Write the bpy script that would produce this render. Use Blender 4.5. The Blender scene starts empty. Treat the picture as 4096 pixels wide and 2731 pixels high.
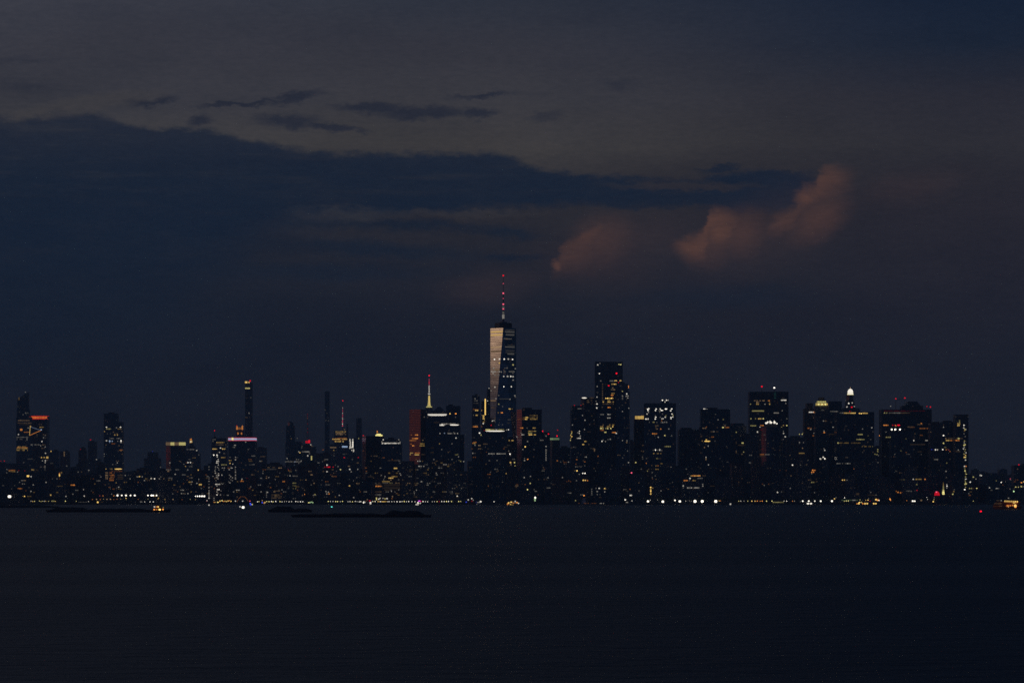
import bpy, math, random
from mathutils import Vector, Matrix
from mathutils.bvhtree import BVHTree
random.seed(11)
R = math.radians
S = bpy.context.scene
C = S.collection
# ------------------------------------------------------------------ camera
H = 20.0            # eye height above the bay, metres
F = 13512.0         # focal length in photo pixels (4096 wide)
HOR = 1981.0        # photo row of the level horizon
cd = bpy.data.cameras.new('camera'); cam = bpy.data.objects.new('camera', cd); C.objects.link(cam)
cam.location = (0, 0, H); cam.rotation_euler = (R(90), 0, 0)
cd.sensor_width = 36; cd.lens = 36 * F / 4096; cd.shift_y = (HOR - 1365.5) / 4096
cd.clip_start = 1; cd.clip_end = 120000
S.camera = cam
S.view_settings.view_transform = 'Standard'; S.view_settings.look = 'None'
S.view_settings.exposure = 0; S.view_settings.gamma = 1
S.cycles.max_bounces = 6
S.cycles.use_denoising = False
S.cycles.sample_clamp_indirect = .5
S.cycles.volume_bounces = 0

def lin(r, g, b):
    f = lambda c: c / 12.92 / 255 if c <= 10.31 else ((c / 255 + .055) / 1.055) ** 2.4
    return (f(r), f(g), f(b), 1)

# ------------------------------------------------------------------ sky
wd = bpy.data.worlds.new('World'); S.world = wd; wd.use_nodes = True
nt = wd.node_tree; nt.nodes.clear()
def NN(t, **kw):
    n = nt.nodes.new(t)
    for k, v in kw.items(): setattr(n, k, v)
    return n
def setin(sock, v):
    if isinstance(v, bpy.types.NodeSocket): nt.links.new(v, sock)
    elif isinstance(v, (tuple, list)): sock.default_value = v
    else: sock.default_value = v
def M(op, a, b=None, c=None):
    n = NN('ShaderNodeMath', operation=op); setin(n.inputs[0], a)
    if b is not None: setin(n.inputs[1], b)
    if c is not None: setin(n.inputs[2], c)
    return n.outputs[0]
def SS(v, a, b, lo=0.0, hi=1.0, kind='SMOOTHSTEP'):
    n = NN('ShaderNodeMapRange', interpolation_type=kind, clamp=True) if kind == 'LINEAR' else NN('ShaderNodeMapRange', interpolation_type=kind)
    setin(n.inputs[0], v); setin(n.inputs[1], a); setin(n.inputs[2], b); setin(n.inputs[3], lo); setin(n.inputs[4], hi)
    return n.outputs[0]
def MIX(f, a, b, bt='MIX'):
    n = NN('ShaderNodeMix', data_type='RGBA', blend_type=bt)
    setin(n.inputs[0], f); setin(n.inputs[6], a); setin(n.inputs[7], b)
    return n.outputs[2]
def RAMP(v, stops):
    n = NN('ShaderNodeValToRGB'); cr = n.color_ramp
    while len(cr.elements) < len(stops): cr.elements.new(.5)
    for e, (p, col) in zip(cr.elements, stops): e.position = p
    for e, (p, col) in zip(cr.elements, stops): e.color = lin(*col)
    setin(n.inputs[0], v); return n.outputs[0]
def CURVE(v, pts):
    n = NN('ShaderNodeFloatCurve'); cv = n.mapping.curves[0]
    while len(cv.points) < len(pts): cv.points.new(.5, .5)
    for p, (a, b) in zip(cv.points, pts): p.location = (a, b)
    n.mapping.update(); setin(n.inputs[1], v); return n.outputs[0]
tc = NN('ShaderNodeTexCoord'); sx = NN('ShaderNodeSeparateXYZ'); nt.links.new(tc.outputs['Generated'], sx.inputs[0])
az = M('ARCTAN2', sx.outputs[0], sx.outputs[1])                  # 0 ahead (north-east), negative to the west
el = M('ARCSINE', M('MINIMUM', M('MAXIMUM', sx.outputs[2], -1.0), 1.0))
X0 = M('MULTIPLY_ADD', az, F, 2048.0); Y0 = M('MULTIPLY_ADD', el, -F, HOR)   # sky angles in 1/13512 rad
def NOISE(xs, ys, det=4, rough=.55, off=0.0, src=None):
    cx = NN('ShaderNodeCombineXYZ')
    setin(cx.inputs[0], M('MULTIPLY', (src or (X0, Y0))[0], xs)); setin(cx.inputs[1], M('MULTIPLY', (src or (X0, Y0))[1], ys)); cx.inputs[2].default_value = off
    n = NN('ShaderNodeTexNoise'); n.inputs['Scale'].default_value = 1; n.inputs['Detail'].default_value = det; n.inputs['Roughness'].default_value = rough
    nt.links.new(cx.outputs[0], n.inputs['Vector']); return M('SUBTRACT', n.outputs['Fac'], .5)
n1 = NOISE(1/260, 1/80, 5, .6, 3.1); n2 = NOISE(1/240, 1/85, 5, .62, 9.7); n3 = NOISE(1/900, 1/260, 4, .55, 20.3)
n4 = NOISE(1/70, 1/34, 4, .6, 5.5)
XW = M('MULTIPLY_ADD', n1, 190.0, X0); YW = M('MULTIPLY_ADD', n2, 62.0, Y0)
YW = M('MULTIPLY_ADD', n4, 22.0, YW)
YB = M('MULTIPLY_ADD', n3, 150.0, Y0)
v = M('DIVIDE', YB, 2000.0)
ramL = RAMP(v, [(0, (62,64,74)), (.1, (59,60,69)), (.2, (57,58,66)), (.29, (67,66,68)), (.42, (34,40,54)), (.62, (24,34,50)), (.8, (24,29,41)), (1, (19,25,36))])
ramC = RAMP(v, [(0, (45,50,62)), (.1, (54,55,64)), (.2, (60,60,66)), (.3, (66,64,65)), (.4, (48,47,53)), (.52, (38,40,50)), (.7, (28,32,44)), (.85, (26,30,41)), (1, (22,26,37))])
ramR = RAMP(v, [(0, (22,34,54)), (.1, (27,37,54)), (.2, (43,44,54)), (.3, (47,47,54)), (.42, (42,41,50)), (.6, (36,37,48)), (.85, (29,33,44)), (1, (24,28,39))])
base = MIX(SS(X0, 0.0, 2100.0), ramL, ramC); base = MIX(SS(X0, 1900.0, 4000.0), base, ramR)
base = MIX(SS(n3, -.22, .25, 0, .45), base, MIX(1.0, base, (.62,.66,.74,1), 'MULTIPLY'))
# the long dark cloud bank: upper and lower edge by azimuth
n6 = NOISE(1/34, 1/20, 4, .65, 14.2)
XF = M('MULTIPLY_ADD', n4, 120.0, XW); YF = M('MULTIPLY_ADD', n6, 26.0, M('MULTIPLY_ADD', n4, 34.0, YW)); fw = (XF, YF)
un = M('DIVIDE', XF, 4096.0)
top = M('MULTIPLY', CURVE(un, [(0,.176),(.03,.176),(.065,.164),(.1,.17),(.14,.188),(.18,.19),(.215,.195),(.25,.209),(.3,.219),(.4,.223),(.49,.224),(.53,.245),(.6,.257),(.68,.259),(.72,.252),(.78,.256),(.81,.272),(.83,.30),(1,.33)]), 2731.0)
bot = M('MULTIPLY', CURVE(un, [(0,.52),(.15,.45),(.28,.34),(.36,.318),(.49,.306),(.56,.301),(.66,.302),(.73,.312),(.77,.304),(.80,.28),(.83,.275),(1,.27)]), 2731.0)
soft = SS(X0, 200.0, 1600.0, 300.0, 30.0)
bank = M('MULTIPLY', SS(M('SUBTRACT', YF, top), -8.0, 30.0), M('SUBTRACT', 1.0, SS(M('DIVIDE', M('SUBTRACT', YF, bot), soft), -1.0, 1.0)))
bank = M('MULTIPLY', bank, SS(X0, 3180.0, 3360.0, 1.0, 0.0))
def BLOB(cx, cy, rx, ry, rot=0.0, lo=.35, hi=1.05, src=None):
    a, b = src or (XW, YW)
    dx = M('SUBTRACT', a, cx); dy = M('SUBTRACT', b, cy)
    c, s = math.cos(R(rot)), math.sin(R(rot))
    if rot:
        ddx = M('ADD', M('MULTIPLY', dx, c), M('MULTIPLY', dy, s)); ddy = M('SUBTRACT', M('MULTIPLY', dy, c), M('MULTIPLY', dx, s))
    else: ddx, ddy = dx, dy
    d = M('SQRT', M('ADD', M('POWER', M('ABSOLUTE', M('DIVIDE', ddx, rx)), 2.0), M('POWER', M('ABSOLUTE', M('DIVIDE', ddy, ry)), 2.0)))
    return SS(d, lo, hi, 1.0, 0.0)
def MAX(l):
    r = l[0]
    for q in l[1:]: r = M('MAXIMUM', r, q)
    return r
n7 = NOISE(1/520, 1/58, 5, .6, 44.0)
gap = BLOB(2740, 748, 330, 26, 0.0, .3, 1.1, fw)
bank = M('MULTIPLY', bank, M('MULTIPLY_ADD', gap, -.7, 1.0))
bcol = MIX(SS(YB, 480.0, 760.0), (*lin(31,39,55)[:3], 1), (*lin(21,34,53)[:3], 1))
bcol = MIX(SS(YB, 880.0, 1300.0), bcol, (*lin(21,32,49)[:3], 1))
bcol = MIX(SS(n1, -.1, .3, 0, .35), bcol, (*lin(34,41,55)[:3], 1))
bank = M('MULTIPLY', bank, SS(n7, -.30, .02, .62, 1.0))
col = MIX(M('MULTIPLY', bank, .94), base, bcol)
prong = MAX([BLOB(3060,714,230,20,-3,.2,1.15,fw), BLOB(2930,818,250,36,4,.2,1.15,fw), BLOB(2640,812,300,26,0.0,.2,1.15,fw), BLOB(2880,684,110,16,-6,.2,1.15,fw)])
col = MIX(M('MULTIPLY', prong, .85), col, (*lin(25,35,52)[:3], 1))
small = MAX([BLOB(612,424,110,24,-4,.25,1.15,fw), BLOB(1165,402,150,30,-12,.25,1.15,fw), BLOB(980,428,250,13,-3,.25,1.15,fw), BLOB(1490,440,200,30,0.0,.25,1.15,fw), BLOB(1690,458,270,32,0.0,.25,1.15,fw), BLOB(1925,386,150,18,-6,.25,1.15,fw),
             BLOB(1915,466,110,28,0.0,.25,1.15,fw), BLOB(820,492,75,38,0.0,.25,1.15,fw), BLOB(1150,496,170,40,4,.25,1.15,fw), M('MULTIPLY', BLOB(2170,466,85,28,-8,.1,1.15,fw), .6), M('MULTIPLY', BLOB(2500,347,90,24,0.0,.1,1.15,fw), .5), BLOB(1330,520,160,18,6,.25,1.15,fw), M('MULTIPLY', BLOB(90,272,170,20,0.0,.1,1.2,fw), .45), M('MULTIPLY', BLOB(120,370,140,24,0.0,.1,1.2,fw), .35)])
col = MIX(M('MULTIPLY', small, .84), col, (*lin(35,40,54)[:3], 1))
low = MAX([BLOB(2010,940,230,26,4,.1,1.2,fw), BLOB(2060,1032,170,20,0.0,.1,1.2,fw), BLOB(1640,905,520,34,2,.1,1.2,fw), BLOB(1480,1000,560,46,3,.1,1.2,fw), M('MULTIPLY', BLOB(2900,1190,460,70,0.0,.1,1.2), .6), M('MULTIPLY', BLOB(1300,1090,600,50,0.0,.1,1.2,fw), .8)])
col = MIX(M('MULTIPLY', low, .82), col, (*lin(23,34,51)[:3], 1))
stre = MAX([M('MULTIPLY', BLOB(1390,862,260,34,0.0,.0,1.25,fw), .7), M('MULTIPLY', BLOB(1850,856,420,20,0.0,.0,1.25,fw), .5), BLOB(330,445,420,44,-10)])
col = MIX(M('MULTIPLY', stre, .5), col, (*lin(66,64,66)[:3], 1))
col = MIX(M('MULTIPLY', gap, .5), col, (*lin(48,46,53)[:3], 1))
# clouds still catching the afterglow
XS = M('MULTIPLY_ADD', n4, 52.0, M('MULTIPLY_ADD', n1, 26.0, X0)); YS = M('MULTIPLY_ADD', n4, 34.0, M('MULTIPLY_ADD', n6, 26.0, M('MULTIPLY_ADD', n2, 26.0, Y0))); sw = (XS, YS)
def OUT(x0, x1, tops, bots, fade0, fade1, amp):
    u = M('DIVIDE', M('SUBTRACT', XS, float(x0)), float(x1 - x0)); u = M('MINIMUM', M('MAXIMUM', u, 0.0), 1.0)
    yt = M('MULTIPLY', CURVE(u, [((a - x0) / (x1 - x0), b / 2731) for a, b in tops]), 2731.0); yb = M('MULTIPLY', CURVE(u, [((a - x0) / (x1 - x0), b / 2731) for a, b in bots]), 2731.0)
    d = M('SUBTRACT', YS, yt)
    q = M('MULTIPLY', SS(d, -26.0, 34.0), SS(M('SUBTRACT', yb, YS), -50.0, 60.0))
    q = M('MULTIPLY', q, M('MULTIPLY', SS(d, 40.0, 170.0, 1.0, .4), SS(XS, float(fade0), float(fade1), 1.0, 0.0)))
    return M('MULTIPLY', M('MULTIPLY', q, SS(XS, float(x0 - 14), float(x0 + 26))), M('MULTIPLY', SS(n1, -.25, .25, .62, 1.08), amp))
glow = MAX([OUT(2200, 2500, [(2200,1092),(2226,1040),(2244,993),(2309,945),(2353,912),(2422,880),(2500,872)], [(2200,1094),(2230,1090),(2300,1098),(2400,1070),(2500,1000)], 2330, 2495, .66),
            OUT(2676, 3060, [(2676,980),(2745,953),(2788,934),(2819,905),(2830,862),(2858,849),(2954,856),(3060,868)], [(2676,982),(2720,1012),(2750,1044),(2790,1058),(2858,1060),(2930,1025),(2990,960),(3060,900)], 2870, 3055, .9),
            OUT(3050, 3450, [(3050,930),(3100,880),(3150,844),(3186,815),(3196,768),(3225,750),(3262,742),(3276,708),(3380,680),(3450,690)], [(3050,938),(3100,940),(3180,914),(3267,850),(3320,835),(3400,800),(3450,760)], 3280, 3445, .74),
            M('MULTIPLY', BLOB(3218,802,54,54,-20,.0,1.2,sw), .9), M('MULTIPLY', BLOB(2880,930,100,64,-30,.0,1.2,sw), .95), M('MULTIPLY', BLOB(3265,880,170,95,-36,.0,1.2,sw), .5), M('MULTIPLY', BLOB(2965,935,130,115,-20,.0,1.2,sw), .55), M('MULTIPLY', BLOB(2410,965,150,120,-20,.0,1.2,sw), .42), M('MULTIPLY', BLOB(3120,895,90,50,-38,.0,1.2,sw), .62), M('MULTIPLY', BLOB(2226,1062,26,38,-30,.2,1.1,sw), .85)])
col = MIX(M('MULTIPLY', glow, .95), col, (*lin(99,69,59)[:3], 1))
faint = MAX([BLOB(3060,930,420,190,-24,.0,1.25,sw), BLOB(2560,960,300,130,-6,.0,1.25,sw), BLOB(3640,760,260,80,-10,.0,1.2,fw), BLOB(1960,1150,260,90,-8,.1,1.2), BLOB(2400,1050,330,140,0,.1,1.2)])
col = MIX(M('MULTIPLY', faint, .42), col, (*lin(60,50,54)[:3], 1))
# fine mottling of thin cloud
n5 = NOISE(1/45, 1/14, 5, .65, 31.0)
col = MIX(M('MULTIPLY_ADD', n5, 1.3, .2), col, MIX(1.0, col, (1.42,1.34,1.25,1), 'MULTIPLY'))
n8 = NOISE(1/420, 1/120, 5, .6, 71.0)
col = MIX(SS(n8, -.05, .25, 0, .5), col, MIX(1.0, col, (.78,.82,.88,1), 'MULTIPLY'))
# overhead and behind the camera the dusk is deeper
ed = M('MULTIPLY', el, 57.2958); ad = M('MULTIPLY', az, 57.2958)
col = MIX(SS(ed, 9.0, 40.0), col, (.009,.020,.046,1))
col = MIX(SS(M('ABSOLUTE', ad), 60.0, 130.0), col, (.007,.022,.066,1))
col = MIX(SS(ad, 50.0, 80.0), col, (.004,.012,.032,1))
# sunset remnant low in the west, out of frame to the left
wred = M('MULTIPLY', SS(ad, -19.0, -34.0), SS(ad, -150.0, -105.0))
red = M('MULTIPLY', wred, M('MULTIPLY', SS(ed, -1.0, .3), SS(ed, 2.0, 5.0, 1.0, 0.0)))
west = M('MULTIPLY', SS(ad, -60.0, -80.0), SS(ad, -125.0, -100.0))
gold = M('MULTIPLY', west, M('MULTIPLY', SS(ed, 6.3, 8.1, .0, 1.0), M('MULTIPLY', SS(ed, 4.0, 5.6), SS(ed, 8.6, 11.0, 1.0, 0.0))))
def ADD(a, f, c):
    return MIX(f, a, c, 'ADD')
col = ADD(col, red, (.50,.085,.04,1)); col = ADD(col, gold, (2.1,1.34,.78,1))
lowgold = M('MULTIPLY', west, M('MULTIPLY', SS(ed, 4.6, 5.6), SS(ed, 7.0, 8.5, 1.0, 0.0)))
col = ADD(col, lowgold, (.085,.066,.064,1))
sky = NN('ShaderNodeTexSky', sky_type='NISHITA', sun_disc=False); sky.sun_elevation = R(-3.5); sky.sun_rotation = R(-85); sky.air_density = 1.2; sky.dust_density = 1.5
dusk = MIX(1.0, sky.outputs[0], (.1,.1,.1,1), 'MULTIPLY')
col = MIX(.1, col, dusk)
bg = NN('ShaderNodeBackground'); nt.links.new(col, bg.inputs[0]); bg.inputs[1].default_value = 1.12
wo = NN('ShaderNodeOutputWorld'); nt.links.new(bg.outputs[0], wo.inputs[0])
# ------------------------------------------------------------------ sun: already down, only its last glow from the west
sl = bpy.data.lights.new('sun', 'SUN'); sl.energy = .012; sl.angle = R(12); sl.color = (1, .55, .34)
so = bpy.data.objects.new('sun', sl); C.objects.link(so); so.rotation_euler = (R(86), 0, R(-70))

# ------------------------------------------------------------------ materials
MATS = {}
def newmat(name):
    m = bpy.data.materials.new(name); m.use_nodes = True; MATS[name] = m
    return m, m.node_tree, m.node_tree.nodes['Principled BSDF']
def L(t, a, b): t.links.new(a, b)
COL = dict(w=(1,.93,.80), y=(1,.64,.17), o=(1,.34,.06), t=(.62,.40,.20), g=(.55,.85,.42), r=(.85,.004,.02), b=(.06,.10,1), c=(.15,.95,.85), p=(1,.12,.22), l=(.50,.68,1), k=(.95,.84,.30), m=(.8,.1,.9), s=(1,.20,.035))
LEV = {1:.035, 2:.10, 3:.25, 4:.66, 5:1.3, 6:2.1}
def emat(code, j=1.0):
    key = 'light_%s_%d' % (code, round(j * 100))
    if key in MATS: return MATS[key]
    m, t, p = newmat(key)
    c = COL[code[0]]; s = LEV[int(code[1])] * j
    p.inputs['Base Color'].default_value = (.05,.05,.05,1); p.inputs['Roughness'].default_value = .3
    p.inputs['Emission Color'].default_value = (*c, 1); p.inputs['Emission Strength'].default_value = s
    m.cycles.emission_sampling = 'NONE'
    return m
def plain(name, c, rough=.6, metal=0.0, var=.25, scale=.3):
    if name in MATS: return MATS[name]
    m, t, p = newmat(name)
    tcn = t.nodes.new('ShaderNodeTexCoord'); no = t.nodes.new('ShaderNodeTexNoise'); no.inputs['Scale'].default_value = scale; no.inputs['Detail'].default_value = 4
    L(t, tcn.outputs['Object'], no.inputs['Vector'])
    mx = t.nodes.new('ShaderNodeMix'); mx.data_type = 'RGBA'
    mx.inputs[6].default_value = (*[q * (1 - var) for q in c], 1); mx.inputs[7].default_value = (*[min(1, q * (1 + var)) for q in c], 1)
    L(t, no.outputs['Fac'], mx.inputs[0]); L(t, mx.outputs[2], p.inputs['Base Color'])
    p.inputs['Roughness'].default_value = rough; p.inputs['Metallic'].default_value = metal
    return m
def facade(name, wall, pane, bay, floor, pw, ph, lit, ior, wrough=.75, prough=.12, metal=0.0, dim=.02):
    """A wall with rows of window panes; a few rooms behind them are faintly lit."""
    m, t, p = newmat(name)
    N = t.nodes.new
    def mm(op, a, b=None):
        n = N('ShaderNodeMath'); n.operation = op
        for i, q in ((0, a), (1, b)):
            if q is None: continue
            if isinstance(q, (int, float)): n.inputs[i].default_value = q
            else: L(t, q, n.inputs[i])
        return n.outputs[0]
    tcn = N('ShaderNodeTexCoord'); s1 = N('ShaderNodeSeparateXYZ'); L(t, tcn.outputs['Object'], s1.inputs[0]); s2 = N('ShaderNodeSeparateXYZ'); L(t, tcn.outputs['Normal'], s2.inputs[0])
    oi = N('ShaderNodeObjectInfo')
    front = mm('GREATER_THAN', mm('ABSOLUTE', s2.outputs[1]), mm('ABSOLUTE', s2.outputs[0]))
    hx = mm('ADD', mm('MULTIPLY', s1.outputs[0], front), mm('MULTIPLY', s1.outputs[1], mm('SUBTRACT', 1.0, front)))
    cu = mm('DIVIDE', hx, bay); cv = mm('DIVIDE', s1.outputs[2], floor)
    fu, fv = mm('FRACT', mm('ADD', cu, 1000.0)), mm('FRACT', mm('ADD', cv, 1000.0))
    isp = mm('MULTIPLY', mm('LESS_THAN', mm('ABSOLUTE', mm('SUBTRACT', fu, .5)), pw / 2), mm('LESS_THAN', mm('ABSOLUTE', mm('SUBTRACT', fv, .5)), ph / 2))
    isp = mm('MULTIPLY', isp, mm('LESS_THAN', mm('ABSOLUTE', s2.outputs[2]), .6))
    cb = N('ShaderNodeCombineXYZ'); L(t, mm('FLOOR', cu), cb.inputs[0]); L(t, mm('FLOOR', cv), cb.inputs[1]); L(t, mm('MULTIPLY', oi.outputs['Random'], 97.0), cb.inputs[2])
    wn = N('ShaderNodeTexWhiteNoise'); L(t, cb.outputs[0], wn.inputs['Vector'])
    sc = N('ShaderNodeSeparateColor'); L(t, wn.outputs['Color'], sc.inputs[0])
    cf = N('ShaderNodeCombineXYZ'); L(t, mm('FLOOR', mm('DIVIDE', cu, 5.0)), cf.inputs[0]); L(t, mm('FLOOR', cv), cf.inputs[1]); L(t, mm('MULTIPLY', oi.outputs['Random'], 53.0), cf.inputs[2])
    wf = N('ShaderNodeTexWhiteNoise'); L(t, cf.outputs[0], wf.inputs['Vector'])
    no = N('ShaderNodeTexNoise'); no.inputs['Scale'].default_value = .05; no.inputs['Detail'].default_value = 3; L(t, tcn.outputs['Object'], no.inputs['Vector'])
    mx = N('ShaderNodeMix'); mx.data_type = 'RGBA'; mx.inputs[6].default_value = (*[q * .7 for q in wall], 1); mx.inputs[7].default_value = (*[q * 1.25 for q in wall], 1); L(t, no.outputs['Fac'], mx.inputs[0])
    m2 = N('ShaderNodeMix'); m2.data_type = 'RGBA'; L(t, isp, m2.inputs[0]); L(t, mx.outputs[2], m2.inputs[6]); m2.inputs[7].default_value = (*pane, 1)
    L(t, m2.outputs[2], p.inputs['Base Color'])
    ro = N('ShaderNodeMapRange'); L(t, isp, ro.inputs[0]); ro.inputs[3].default_value = wrough; ro.inputs[4].default_value = prough; L(t, ro.outputs[0], p.inputs['Roughness'])
    p.inputs['IOR'].default_value = ior
    if metal:
        n2 = N('ShaderNodeTexNoise'); n2.inputs['Scale'].default_value = 1; n2.inputs['Detail'].default_value = 5; mpp = N('ShaderNodeMapping'); mpp.inputs['Scale'].default_value = (.03,.03,.11); L(t, tcn.outputs['Object'], mpp.inputs[0]); L(t, mpp.outputs[0], n2.inputs['Vector'])
        mk = N('ShaderNodeMapRange'); mk.inputs[1].default_value = .3; mk.inputs[2].default_value = .7; mk.inputs[3].default_value = .55; mk.inputs[4].default_value = 1.2; L(t, n2.outputs['Fac'], mk.inputs[0])
        vm = N('ShaderNodeVectorMath'); vm.operation = 'SCALE'; vm.inputs[0].default_value = pane; L(t, mk.outputs[0], vm.inputs['Scale']); L(t, vm.outputs[0], m2.inputs[7])
        L(t, mm('MULTIPLY', isp, metal), p.inputs['Metallic'])
    on = mm('LESS_THAN', wn.outputs['Value'], mm('ADD', lit, mm('MULTIPLY', mm('LESS_THAN', wf.outputs['Value'], .045), .5)))
    st = mm('MULTIPLY', mm('MULTIPLY', on, isp), mm('MULTIPLY', mm('POWER', sc.outputs[1], 3.0), dim * 6))
    rc = N('ShaderNodeValToRGB'); rc.color_ramp.elements[0].color = (1,.5,.16,1); rc.color_ramp.elements[1].color = (.9,.92,.85,1); L(t, sc.outputs[2], rc.inputs[0])
    L(t, rc.outputs[0], p.inputs['Emission Color']); L(t, st, p.inputs['Emission Strength'])
    m.cycles.emission_sampling = 'NONE'
    return m
facade('glass', (.045,.055,.07), (.02,.027,.04), 3.0, 4.0, .88, .74, .02, 1.9, dim=.007)
facade('bronze', (.05,.035,.03), (.03,.022,.02), 3.2, 3.9, .8, .62, .02, 1.9, dim=.007)
facade('stone', (.17,.16,.15), (.02,.024,.03), 3.4, 3.7, .46, .52, .05, 1.5, dim=.007)
facade('brick', (.16,.09,.07), (.02,.024,.03), 3.4, 3.3, .42, .48, .07, 1.5, dim=.007)
facade('concrete', (.13,.13,.135), (.02,.024,.03), 4.0, 3.6, .6, .45, .04, 1.5, dim=.007)
facade('mirror', (.10,.10,.105), (.42,.40,.40), 3.05, 4.1, .94, .80, .012, 1.6, prough=.015, wrough=.35, metal=.85, dim=.012)
plain('roofing', (.07,.07,.075), .9); plain('steel', (.12,.12,.13), .5, .6); plain('dark_metal', (.04,.04,.045), .5, .4)
plain('land', (.06,.06,.055), .95, scale=.02); plain('hull_dark', (.035,.035,.04), .6); plain('hull_rust', (.16,.06,.04), .7); plain('hull_orange', (.42,.11,.03), .55); plain('boat_white', (.55,.55,.53), .5)
plain('cargo', (.05,.045,.04), .95); plain('leaf', (.045,.06,.03), .8, scale=2.0); plain('bark', (.06,.045,.035), .9)
plain('weathered_copper', (.12,.22,.18), .7)

# water: rippled dark bay
m, t, p = newmat('water')
tcn = t.nodes.new('ShaderNodeTexCoord'); mp = t.nodes.new('ShaderNodeMapping'); mp.inputs['Scale'].default_value = (.09, .13, 1); L(t, tcn.outputs['Object'], mp.inputs[0])
w1 = t.nodes.new('ShaderNodeTexNoise'); w1.inputs['Scale'].default_value = 1; w1.inputs['Detail'].default_value = 6; w1.inputs['Roughness'].default_value = .6; L(t, mp.outputs[0], w1.inputs['Vector'])
bp = t.nodes.new('ShaderNodeBump'); bp.inputs['Strength'].default_value = .9; bp.inputs['Distance'].default_value = 2.2; L(t, w1.outputs['Fac'], bp.inputs['Height']); L(t, bp.outputs[0], p.inputs['Normal'])
mp2 = t.nodes.new('ShaderNodeMapping'); mp2.inputs['Scale'].default_value = (.0012, .006, 1); L(t, tcn.outputs['Object'], mp2.inputs[0])
w2 = t.nodes.new('ShaderNodeTexNoise'); w2.inputs['Scale'].default_value = 1; w2.inputs['Detail'].default_value = 5; L(t, mp2.outputs[0], w2.inputs['Vector'])
mr = t.nodes.new('ShaderNodeMapRange'); mr.inputs[1].default_value = .3; mr.inputs[2].default_value = .7; mr.inputs[3].default_value = .34; mr.inputs[4].default_value = .40; L(t, w2.outputs['Fac'], mr.inputs[0]); L(t, mr.outputs[0], p.inputs['Roughness'])
p.inputs['Base Color'].default_value = (.006,.016,.024,1); p.inputs['IOR'].default_value = 1.33; p.inputs['Specular IOR Level'].default_value = .27

# ------------------------------------------------------------------ mesh helpers
def ob(name, me, parent=None, loc=(0,0,0), rz=0.0, scale=None):
    o = bpy.data.objects.new(name, me); C.objects.link(o)
    if parent: o.parent = parent
    o.location = loc
    if rz: o.rotation_euler = (0, 0, rz)
    if scale: o.scale = scale
    return o
def tag(o, label=None, cat=None, group=None, kind=None):
    for k, q in (('label', label), ('category', cat), ('group', group), ('kind', kind)):
        if q: o[k] = q
    return o
class MB:
    def __init__(s): s.v, s.f = [], []
    def ring(s, pts, z): i = len(s.v); s.v += [(a, b, z if not callable(z) else z(a)) for a, b in pts]; return list(range(i, i + len(pts)))
    def side(s, a, b):
        n = len(a)
        for i in range(n): s.f.append((a[i], a[(i+1) % n], b[(i+1) % n], b[i]))
    def prism(s, pts, z0, z1, top=1.0, cx=0, cy=0, cap=True, base=False):
        a = s.ring(pts, z0); b = s.ring([(cx + (x - cx) * top, cy + (y - cy) * top) for x, y in pts], z1); s.side(a, b)
        if cap: s.f.append(tuple(b))
        if base: s.f.append(tuple(reversed(a)))
        return b
    def box(s, x0, x1, y0, y1, z0, z1, base=True): s.prism([(x0,y0),(x1,y0),(x1,y1),(x0,y1)], z0, z1, base=base)
    def cyl(s, x, y, r0, r1, z0, z1, n=10, base=True):
        a = s.ring([(x + r0 * math.cos(2*math.pi*i/n), y + r0 * math.sin(2*math.pi*i/n)) for i in range(n)], z0)
        b = s.ring([(x + r1 * math.cos(2*math.pi*i/n), y + r1 * math.sin(2*math.pi*i/n)) for i in range(n)], z1)
        s.side(a, b); s.f.append(tuple(b))
        if base: s.f.append(tuple(reversed(a)))
    def bar(s, p, q, r):
        p, q = Vector(p), Vector(q); d = (q - p).normalized(); u = d.cross(Vector((0,0,1)) if abs(d.z) < .9 else Vector((1,0,0))).normalized(); w = d.cross(u)
        i = len(s.v)
        for c in (p, q):
            for k in range(6):
                a = k * math.pi / 3; s.v.append(tuple(c + u * r * math.cos(a) + w * r * math.sin(a)))
        s.f += [(i+k, i+(k+1) % 6, i+6+(k+1) % 6, i+6+k) for k in range(6)] + [tuple(range(i+5, i-1, -1)), tuple(range(i+6, i+12))]
    def mesh(s, name, mat):
        me = bpy.data.meshes.new(name); me.from_pydata(s.v, [], s.f); me.materials.append(mat if not isinstance(mat, str) else MATS[mat]); me.update(); return me
    def build(s, name, mat, parent=None, loc=(0,0,0), rz=0.0): return ob(name, s.mesh(name, mat), parent, loc, rz)
CUBES, BALLS = {}, {}
def cube(mat):
    if mat.name not in CUBES:
        b = MB(); b.box(-.5,.5,-.5,.5,-.5,.5); CUBES[mat.name] = b.mesh('pane', mat)
    return CUBES[mat.name]
def ball(mat):
    if mat.name not in BALLS:
        b = MB(); rs = []
        for k in range(1, 6):
            a = math.pi * k / 6; rs.append(b.ring([(.5*math.sin(a)*math.cos(2*math.pi*i/10), .5*math.sin(a)*math.sin(2*math.pi*i/10)) for i in range(10)], -.5*math.cos(a)))
        for q, w in zip(rs, rs[1:]): b.side(q, w)
        b.f += [tuple(reversed(rs[0])), tuple(rs[-1])]
        BALLS[mat.name] = b.mesh('globe', mat)
    return BALLS[mat.name]
def P(x, y, D): return Vector(((x - 2048) / F * D, D, H + (HOR - y) / F * D))
HAZE = 4.2e-5
GZ = 3.0            # street level above the water

# ------------------------------------------------------------------ ground and water
b = MB(); b.v = [(-4200,-900,0),(4200,-900,0),(4200,7720,0),(-4200,7720,0)]; b.f = [(0,1,2,3)]; tag(b.build('water', 'water'), kind='structure')
b = MB(); b.box(-4200,4200,7600,15400,-2,GZ); tag(b.build('ground', 'land'), kind='structure')

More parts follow.
